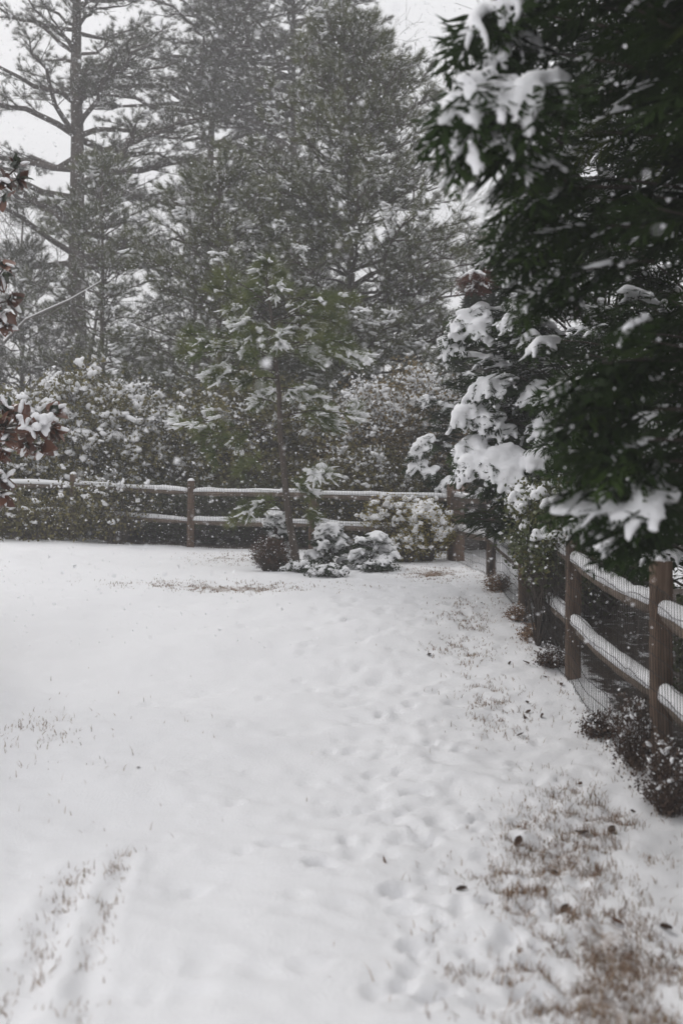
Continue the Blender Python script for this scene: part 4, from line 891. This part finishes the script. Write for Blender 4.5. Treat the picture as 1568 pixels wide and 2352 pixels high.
# ------------------------------------------------------------------ magnolia reaching in beside the lawn
def magnolia():
    rng = np.random.default_rng(55); bx, by = -4.75, 8.7; z0 = gh(bx, by)
    root = empty("magnolia_tree", (bx, by, z0), "magnolia reaching in with brown backed leaves and snow on its branch ends", "tree")
    g = Geo(); zz = np.linspace(-.2, 4.6, 9); tube(g, np.stack([bx + rng.normal(0, .03, 9), by + rng.normal(0, .03, 9), z0 + zz], 1), .10 * (1 - zz / 5.2) + .01, 9, rng=rng); g.build("trunk", M_BARK, root, smooth=True)
    meshes = []
    for k in range(4):                                  # one leaf: a cupped blade folded along its midrib
        nx = 6; t_ = np.linspace(0, 1, nx); w = .30 * np.sin(np.pi * t_ ** .8) ** .8 * (1 + .1 * rng.normal()); w[0] = .03; w[-1] = 0.01; V = []; F = []
        cu = rng.uniform(-.25, -.02)
        for i in range(nx):
            for s in (-1, 0, 1): V.append((t_[i], s * w[i], cu * t_[i] ** 2 + abs(s) * w[i] * rng.uniform(.15, .45)))
        for i in range(nx - 1):
            for s in (0, 1): q = i * 3 + s; F.append((q, q + 1, q + 4, q + 3))
        me = bpy.data.meshes.new("leaf"); me.from_pydata(V, [], F); me.materials.append(M_MAG)
        a = me.attributes.new("tint", 'FLOAT', 'POINT'); a.data.foreach_set("value", np.full(len(V), rng.uniform(.1, .95), np.float32))
        me.polygons.foreach_set("use_smooth", np.ones(len(F), bool)); me.update(); meshes.append(me)
    gs = Geo(); D = 9.3; gb = Geo()
    # branch ends in the picture: (px, py, depth, direction), leaves per rosette, snow
    ends = [((40,385,9.4), (.8,.1,.6), 11, .5), ((10,415,9.2), (.6,-.3,.1), 9, .5), ((45,410,9.2), (1,-.2,-.15), 8, .7), ((5,455,9.3), (.4,0,-.5), 6, .4),
            ((12,610,9.3), (.7,-.2,.4), 8, .5), ((5,635,9.2), (.5,-.2,-.4), 7, .4), ((25,690,9.3), (.8,-.3,.1), 9, .7), ((15,740,9.2), (.6,-.3,-.7), 11, .5), ((5,720,9.1), (.4,-.4,-.3), 7, .5),
            ((18,940,9.2), (.4,-.2,.8), 9, .5), ((45,960,9.0), (.7,-.4,.3), 9, .6), ((122,945,9.2), (.8,0,.55), 9, .3), ((95,975,9.0), (.6,-.6,.1), 9, 1.6), ((70,985,8.9), (.2,-.8,-.2), 10, 1.0), ((125,985,9.1), (.8,-.3,-.5), 9, .7),
            ((60,1020,9.0), (.1,-.5,-.8), 9, .4), ((100,1025,9.0), (.4,-.4,-.8), 9, .5), ((20,1000,9.1), (0,-.5,-.5), 9, .5), ((5,975,9.1), (-.2,-.6,.2), 8, .5), ((8,1040,9.2), (.2,-.5,-.8), 7, .2),
            ((8,1105,9.2), (.6,-.4,.2), 8, .8), ((5,1140,9.2), (.5,-.4,-.5), 8, .5)]
    forks = [((-30,430,9.2), 4.0), ((-40,690,9.2), 3.0), ((-10,985,9.1), 1.9), ((-60,1120,9.2), 1.3)]
    fk = [at(*f[0]) for f in forks]
    for f, (_, hz) in zip(fk, forks):
        b0 = np.array([bx, by, z0 + hz * .62 + .2]); s = np.linspace(0, 1, 7); B = b0 + (f - b0) * s[:, None]; B[:, 2] += .15 * np.sin(s * PI)
        gl = Geo(); tube(gl, B, .030 - .016 * s, 6, cap=False, rng=rng); gl.build("limb", M_TWIG, root, smooth=True)
    nl = 0
    def rosette(p, d, n, snow):
        nonlocal nl
        d = unit(np.array(d, float)); f = fk[int(np.argmin([np.linalg.norm(p - q) for q in fk]))]
        tube(gb, np.array([f, (f + p) / 2 + [0, 0, -.03], p]), [.014, .010, .007], 5, cap=False, rng=rng)
        e1 = unit(np.cross(d, [.3, .2, 1.])); e2 = np.cross(d, e1)
        for k in range(n):
            ph = k * 2.4 + rng.normal(0, .3); tl = rng.uniform(.45, 1.25)
            dd = unit(d * math.cos(tl) + (e1 * math.cos(ph) + e2 * math.sin(ph)) * math.sin(tl) + np.array([0, 0, -.22]))
            o = bpy.data.objects.new("leaf", meshes[rng.integers(0, 4)]); COL.objects.link(o); o.parent = root
            R = frames(dd[None], np.array([unit(np.array([0, 0, 1.]) * .5 + d * .8 + rng.normal(0, .35, 3))]))[0]; sc = rng.uniform(.105, .165)
            M = np.eye(4); M[:3, :3] = R * sc; M[:3, 3] = p - d * rng.uniform(0, .04) - np.array([bx, by, z0])
            from mathutils import Matrix
            o.matrix_local = Matrix(M.tolist()); nl += 1
            if rng.random() < snow * .42:
                q = np.linspace(.15, .75, 4); C = p + dd * (q * sc)[:, None] + [0, 0, .018]; w = sc * .20 * np.sin(np.pi * (q * .8 + .1))
                gs.inst(BALL2, C, frames(np.repeat(dd[None], 4, 0)), np.stack([w * 1.5, w * 1.1, w * .75], 1))
        if snow > .9:
            m = int(7 * snow); Q = p + rng.normal(0, .055, (m, 3)) * [1.3, 1, .4] + [0, 0, .045]; gs.inst(BALL2, Q, frames(unit(rng.normal(size=(m, 3)))), np.stack([rng.uniform(.04, .07, m), rng.uniform(.035, .055, m), rng.uniform(.03, .042, m)], 1))
    for (pp, d, n, sn) in ends: rosette(at(*pp), d, n, sn)
    tag(gb.build("twigs", M_TWIG, root), kind="stuff"); tag(remeshed(gs, "snow", M_SNOW, root, .011, 2), kind="stuff")
    gf = Geo(); n = 3200; a = rng.uniform(0, 6.28, n); zq = rng.uniform(.3, 4.8, n); R = (1.45 * (1 - (zq / 5.2) ** 2) + .1) * rng.uniform(.5, 1, n) ** .5
    P = np.stack([bx - .2 + R * np.cos(a), by + R * np.sin(a), z0 + zq], 1); keep = P[:, 0] / P[:, 1] < -.352; P = P[keep]
    lf = (np.array([(0, 0, 0), (.3, .26, .07), (.72, .22, .03), (1, 0, -.12), (.72, -.22, .03), (.3, -.26, .07)], float), np.array([[0, 1, 2, 3], [0, 3, 4, 5]]))
    scatter(gf, [lf], P, unit(rng.normal(size=(len(P), 3)) * [1, 1, .6] + unit(P - [bx, by, z0 + 1.5])), .15, 0, rng=rng)
    tag(gf.build("crown", M_MAG, root), kind="stuff")
magnolia()

# ------------------------------------------------------------------ bare trees
def bare_tree(name, label, group, x, y, h, r, seed, levels=4, spread=.55, mat=M_TWIG_G, kids=3, lean=0.0, snow=False, minr=.004):
    rng = np.random.default_rng(seed); z0 = gh(x, y); root = empty(name, (x, y, z0), label, "tree", group)
    K = 8; s = np.linspace(0, 1, K); ax = np.stack([x + lean * s ** 1.3 + rng.normal(0, .02, K) * h * .3, y + rng.normal(0, .02, K) * h * .3, z0 - .2 + h * s], 1)
    g = Geo(); tube(g, ax, r * (1 - .85 * s) + .01, 8, rng=rng); g.build("trunk", mat, root, smooth=True); gb = Geo(); gs = Geo()
    A, D, L, Rr = [], [], [], []
    for k in range(kids * 7):
        u = rng.uniform(.25, 1); p = np.array([np.interp(u, s, ax[:, i]) for i in range(3)]); a = rng.uniform(0, 6.28)
        A.append(p); D.append(unit(np.array([math.cos(a), math.sin(a), rng.uniform(.5, 1.3)]))); L.append(h * .26 * (1.25 - u * .7)); Rr.append(r * .34 * (1.2 - u * .8))
    A, D, L, Rr = map(np.array, (A, D, L, Rr))
    for lv in range(levels):
        m = A + D * L[:, None] * .5 + rng.normal(0, .05, A.shape) * L[:, None]; B = A + D * L[:, None] + np.array([0, 0, -.05]) * L[:, None]
        prisms(gb, A, m, np.maximum(Rr, minr), np.maximum(Rr * .8, minr), rng=rng); prisms(gb, m, B, np.maximum(Rr * .8, minr), np.maximum(Rr * .6, minr), rng=rng)
        if lv == levels - 1: break
        n = len(A); idx = np.repeat(np.arange(n), kids); u = rng.uniform(.35, 1, len(idx)); u[::kids] = 1
        A2 = np.where((u < .5)[:, None], A[idx] + (m - A)[idx] * (u * 2)[:, None], m[idx] + (B - m)[idx] * (u * 2 - 1)[:, None])
        D2 = unit(D[idx] + rng.normal(0, spread, (len(idx), 3)) + [0, 0, .08]); L, Rr = L[idx] * rng.uniform(.45, .75, len(idx)), Rr[idx] * .55; A, D = A2, D2
    tag(gb.build("branches", mat, root), kind="stuff"); return root
bare_tree("bare_tree", "bare grey tree with arching stems between the cone shaped pine and the cypresses", "bare trees", 5.0, 36.0, 9.5, .07, 401, 4, lean=-.6, minr=.006)
bare_tree("bare_tree", "faint bare treetop behind the tip of the cone shaped pine", "bare trees", 3.4, 52.0, 20.5, .12, 402, 5, lean=.5, minr=.007)
bare_tree("bare_tree", "hazy bare tree with a crooked stem beneath the big old pine", "bare trees", -9.2, 33.0, 8.0, .10, 403, 4, lean=1.5, minr=.006)
bare_tree("bare_tree", "thin hazy bare tree at the edge behind the magnolia", "bare trees", -13.5, 42.0, 12.0, .14, 404, 5, minr=.008)
bare_tree("bare_tree", "pale bare tree behind the twin stemmed old pine", "bare trees", -7.5, 52.0, 15.0, .15, 405, 5, minr=.009)
bare_tree("bare_tree", "small bare tree whose twigs show above the blurred cypress", "bare trees", 8.6, 30.0, 17.0, .10, 406, 4, minr=.006)

def leaning_branch():
    g = Geo(); gs = Geo(); P = np.array([at(10, 770, 27.), at(60, 735, 26.8), at(110, 712, 26.6), at(160, 690, 26.4), at(232, 648, 26.)]); P[0, 2] -= .2
    root = empty("fallen_branch", tuple(P[0]), "long bare branch leaning across the hazy gap, snow along its upper side", "branch")
    tube(g, P, [.04, .035, .03, .025, .012], 7); tube(g, np.array([at(70, 732, 26.7), at(115, 722, 26.8), at(150, 700, 26.9)]), [.025, .02, .012], 6); g.build("wood", M_TWIG_G, root, smooth=True)
    tube(gs, P + [0, 0, .035], [.026, .022, .02, .016, .008], 8); gs.build("snow", M_SNOW, root, smooth=True)
leaning_branch()

# far wood closing the view behind everything
def far_wood():
    rng = np.random.default_rng(9); g = Geo(); gf = Geo(); n = 210
    x = rng.uniform(-62, 62, n); y = rng.uniform(56, 84, n); h = rng.uniform(5, 12, n); z = base_h(x, y)
    h = np.where((x / y > .02), h * 1.15, h)
    prisms(g, np.stack([x, y, z - .3], 1), np.stack([x + rng.normal(0, .4, n), y, z + h], 1), .16, .03, 0, rng=rng)
    idx = np.repeat(np.arange(n), 26); m = len(idx); u = rng.uniform(.15, 1, m); p = np.stack([x[idx], y[idx], z[idx] + h[idx] * u], 1)
    a = rng.uniform(0, 6.28, m); e = p + np.stack([np.cos(a), np.sin(a), rng.uniform(.2, 1.1, m)], 1) * (h[idx] * .24 * (1.2 - u * .8))[:, None]
    prisms(g, p, e, .035, .012, 0, rng=rng)
    k = np.repeat(np.arange(m), 2); v = rng.uniform(.3, 1, len(k)); p2 = p[k] + (e - p)[k] * v[:, None]
    prisms(g, p2, p2 + unit(rng.normal(size=(len(k), 3)) + [0, 0, .5]) * rng.uniform(.4, 1.2, (len(k), 1)), .014, .008, 0, rng=rng)
    n2 = 20000; x = rng.uniform(-62, 62, n2); y = rng.uniform(56, 96, n2); lump = fbm(x * .16, y * .2, 31, 2)
    zz = rng.uniform(0, 1, n2) ** 1.3 * (1.5 + 5.0 * np.clip(lump - .2, 0, 1)); P = np.stack([x, y, base_h(x, y) + zz], 1)
    scatter(g, [LEAF], P, unit(rng.normal(size=(n2, 3))), rng.uniform(.35, .75, n2), 1, rng=rng)
    o = g.build("far_woodland", [M_TWIG_G, M_GREYGREEN]); tag(o, "hazy grey wood of bare trunks and brush closing the view", "woodland", kind="stuff")
far_wood()

# ------------------------------------------------------------------ grass, dead leaves, weeds on the lawn
def grass():
    rng = np.random.default_rng(66); n = 560000
    y = rng.uniform(2.3, 17.5, n); x = rng.uniform(-1, 1, n) * (.4 * y + .6)
    keep = x < FENCE_X - .05; x, y = x[keep], y[keep]; b = bare_at(x, y)
    cl = fbm(x * 9, y * 9, 51, 3); pr = np.clip(b * 1.5 * np.clip((cl - .36) * 5.0, 0, 1.6), 0, 1) ** 1.1
    left = .0025 * (x < -.9) * (y > 3) * (y < 9) * (fbm(x * 2, y * 2, 5, 2) > .5); side = .015 * np.exp(-((x - 1.55) / .4) ** 2) * (cl > .5); edge = .16 * np.exp(-((x - 1.88) / .12) ** 2) * (cl > .42)
    pr = np.maximum(pr * np.clip(9 / y, .5, 1),   .00015 + left + side + edge); k = rng.random(len(x)) < pr * 1.0; x, y = x[k], y[k]
    z = ground_h(x, y); n = len(x); h = rng.uniform(.014, .060, n) * (1 + .5 * (rng.random(n) < .08)); a = rng.uniform(0, 6.28, n); tl = np.abs(rng.normal(0, .8, n))
    w = rng.uniform(.0011, .0026, n) * np.clip(y / 6, 1, 1.7); h = h * np.clip(9 / y, .45, 1)
    d = np.stack([np.cos(a) * np.sin(tl), np.sin(a) * np.sin(tl), np.cos(tl)], 1); sd = np.stack([-np.sin(a), np.cos(a), 0 * a], 1) * w[:, None]
    sd = np.where(np.abs(sd[:, :1]) < .4 * w[:, None], sd[:, ::-1] * [0, 0, 0] + np.stack([w, 0 * w, 0 * w], 1), sd)
    P = np.stack([x, y, z - .004], 1); m = P + d * (h * .55)[:, None]; d2 = unit(d + np.stack([np.cos(a), np.sin(a), -.25 + 0 * a], 1) * .45)
    tip = m + d2 * (h * .5)[:, None]
    V = np.stack([P - sd, P + sd, m + sd * .75, m - sd * .75, tip], 1); g = Geo(); i = np.arange(n)[:, None] * 5; t_ = np.repeat(rng.random(n), 5)
    g.add(V.reshape(-1, 3), i + np.array([[0, 1, 2, 3]]), 0, t_); g.f.append((i + np.array([[3, 2, 4]]), 0))
    o = g.build("dry_grass", M_GRASS); tag(o, "dry tan grass blades poking through the snowy lawn", "grass", kind="stuff"); print("grass blades", n)
grass()

def dead_leaves():
    rng = np.random.default_rng(88); meshes = []
    for k in range(5):
        V, F = [], []; nx = 5; cu = rng.uniform(.25, .7); tw = rng.normal(0, .25)
        for i in range(nx):
            t_ = i / (nx - 1); w = .34 * math.sin(PI * min(.97, t_ * .94 + .04)) ** .8
            for s in (-1, 0, 1):
                V.append((t_ - .5, s * w * rng.uniform(.8, 1.15), .30 * abs(s) * w * 1.6 + cu * (t_ - .5) ** 2 + tw * s * (t_ - .5) * .5))
        for i in range(nx - 1):
            for s in (0, 1): q = i * 3 + s; F.append((q, q + 1, q + 4, q + 3))
        me = bpy.data.meshes.new("dead_leaf"); me.from_pydata(V, [], F); me.materials.append(M_DEADLEAF)
        a = me.attributes.new("tint", 'FLOAT', 'POINT'); a.data.foreach_set("value", np.full(len(V), [.05, .2, .35, .6, .95][k], np.float32)); me.update(); meshes.append(me)
    spots = [(880,1985,.06,4,"small curled tan leaf standing upright on the open snow"), (1405,1915,.08,0,"broad flat dark leaf at the upper corner of the dry grass patch"), (1335,1925,.085,1,"arched dark leaf bridging a lump of snow in the dry grass"), (1190,1945,.07,2,"upright brown leaf where the dry grass patch begins"),
             (1275,1985,.07,1,"small dark leaf lying in the middle of the dry grass"), (1060,2040,.055,0,"tiny black leaf scrap on clean snow beside the dry grass"), (1300,2068,.07,0,"dark leaf lying lower down in the dry grass patch"), (1415,2113,.065,4,"rust orange leaf flat in the thick dry grass"), (1530,2125,.07,1,"large dark curled leaf at the outer edge of the thick dry grass"),
             (318,1767,.04,0,"single black speck of leaf alone on the open lawn")]
    G2 = [(1105,1385),(1170,1528),(1207,1530),(1210,1618),(1212,1636),(1205,1650),(1245,1647),(1250,1560),(1195,1690),(1330,1815),(1452,1865),(1290,1580),(1375,1700),(985,1505)]
    spots += [(px, py, rng.uniform(.04, .07), int(rng.integers(0, 3)), None) for px, py in G2]
    for px, py, sz, k, lab in spots:
        p = on_ground(px, py); o = bpy.data.objects.new("dead_leaf", meshes[k]); COL.objects.link(o)
        o.location = (p[0], p[1], gh(*p) + sz * .12); o.scale = (sz,) * 3; o.rotation_euler = (rng.normal(0, .35), rng.normal(0, .35) + (1.1 if lab and 'upright' in lab else 0), rng.uniform(0, 6.28))
        tag(o, lab or "dark curled dead leaf scattered on the snow beside the side fence", "leaf", "dead leaves lying on the snow")
dead_leaves()

# ------------------------------------------------------------------ falling snow and the air
def snowfall():
    rng = np.random.default_rng(123); n = 480000; u = rng.random(n); y = 2.6 + (38.0 - 2.6) * u ** (1 / 2.2)
    x = rng.uniform(-1, 1, n) * (.44 * y + .8); y[:60] = rng.uniform(1.4, 3.0, 60); x[:60] = rng.uniform(-1, 1, 60) * (.44 * y[:60] + .3); z = CAM_H + rng.uniform(-.17, .52, n) * y
    k = z > base_h(x, y) + .05; x, y, z = x[k], y[k], z[k]; n = len(x)
    R = frames(unit(rng.normal(size=(n, 3)))); s = rng.lognormal(math.log(.0040), .45, n)
    sc = np.stack([s * rng.uniform(.9, 1.6, n), s, s * rng.uniform(.7, 1, n)], 1)
    tet = (np.array([(1, 1, 1), (1, -1, -1), (-1, 1, -1), (-1, -1, 1)], float) * .8, np.array([[0, 1, 2], [0, 3, 1]]))
    P = np.stack([x, y, z], 1); m = y < 8; tri = (np.array([(1.2, 0, .2), (-.7, 1, -.2), (-.6, -1, 0)], float) * .95, np.array([[0, 1, 2]]))
    g = Geo(); g.inst(tet, P[m], R[m], sc[m]); g.inst(tri, P[~m], R[~m], sc[~m]); o = g.build("falling_snow", M_FLAKE); tag(o, "small white snowflakes drifting down through the air", "snowflakes", kind="stuff")
snowfall()

def haze():
    me = bpy.data.meshes.new("haze"); x0, x1, y0, y1, z0, z1 = -96, 96, -56, 146, -1.6, 32.5
    me.from_pydata([(x0,y0,z0),(x1,y0,z0),(x1,y1,z0),(x0,y1,z0),(x0,y0,z1),(x1,y0,z1),(x1,y1,z1),(x0,y1,z1)], [], [(3,2,1,0),(4,5,6,7),(0,1,5,4),(1,2,6,5),(2,3,7,6),(3,0,4,7)])
    m = bpy.data.materials.new("snowy_air"); m.use_nodes = True; n = m.node_tree.nodes; n.remove(n["Principled BSDF"])
    v = n.new("ShaderNodeVolumePrincipled"); v.inputs["Color"].default_value = (.95, .95, .97, 1); v.inputs["Density"].default_value = HAZE; v.inputs["Anisotropy"].default_value = .0
    m.node_tree.links.new(v.outputs[0], n["Material Output"].inputs["Volume"]); me.materials.append(m)
    o = bpy.data.objects.new("haze", me); COL.objects.link(o); tag(o, "thin grey snowy air over the whole garden", "haze", kind="stuff")
HAZE = .0040
haze()
_tc = {}
for o in S.objects:
    if o.type == 'MESH': _tc[o.name.split('.')[0]] = _tc.get(o.name.split('.')[0], 0) + sum(len(p.vertices) - 2 for p in o.data.polygons) if o.data.users == 1 else 0
print("TRIS", sum(_tc.values()), sorted(_tc.items(), key=lambda k: -k[1])[:12])
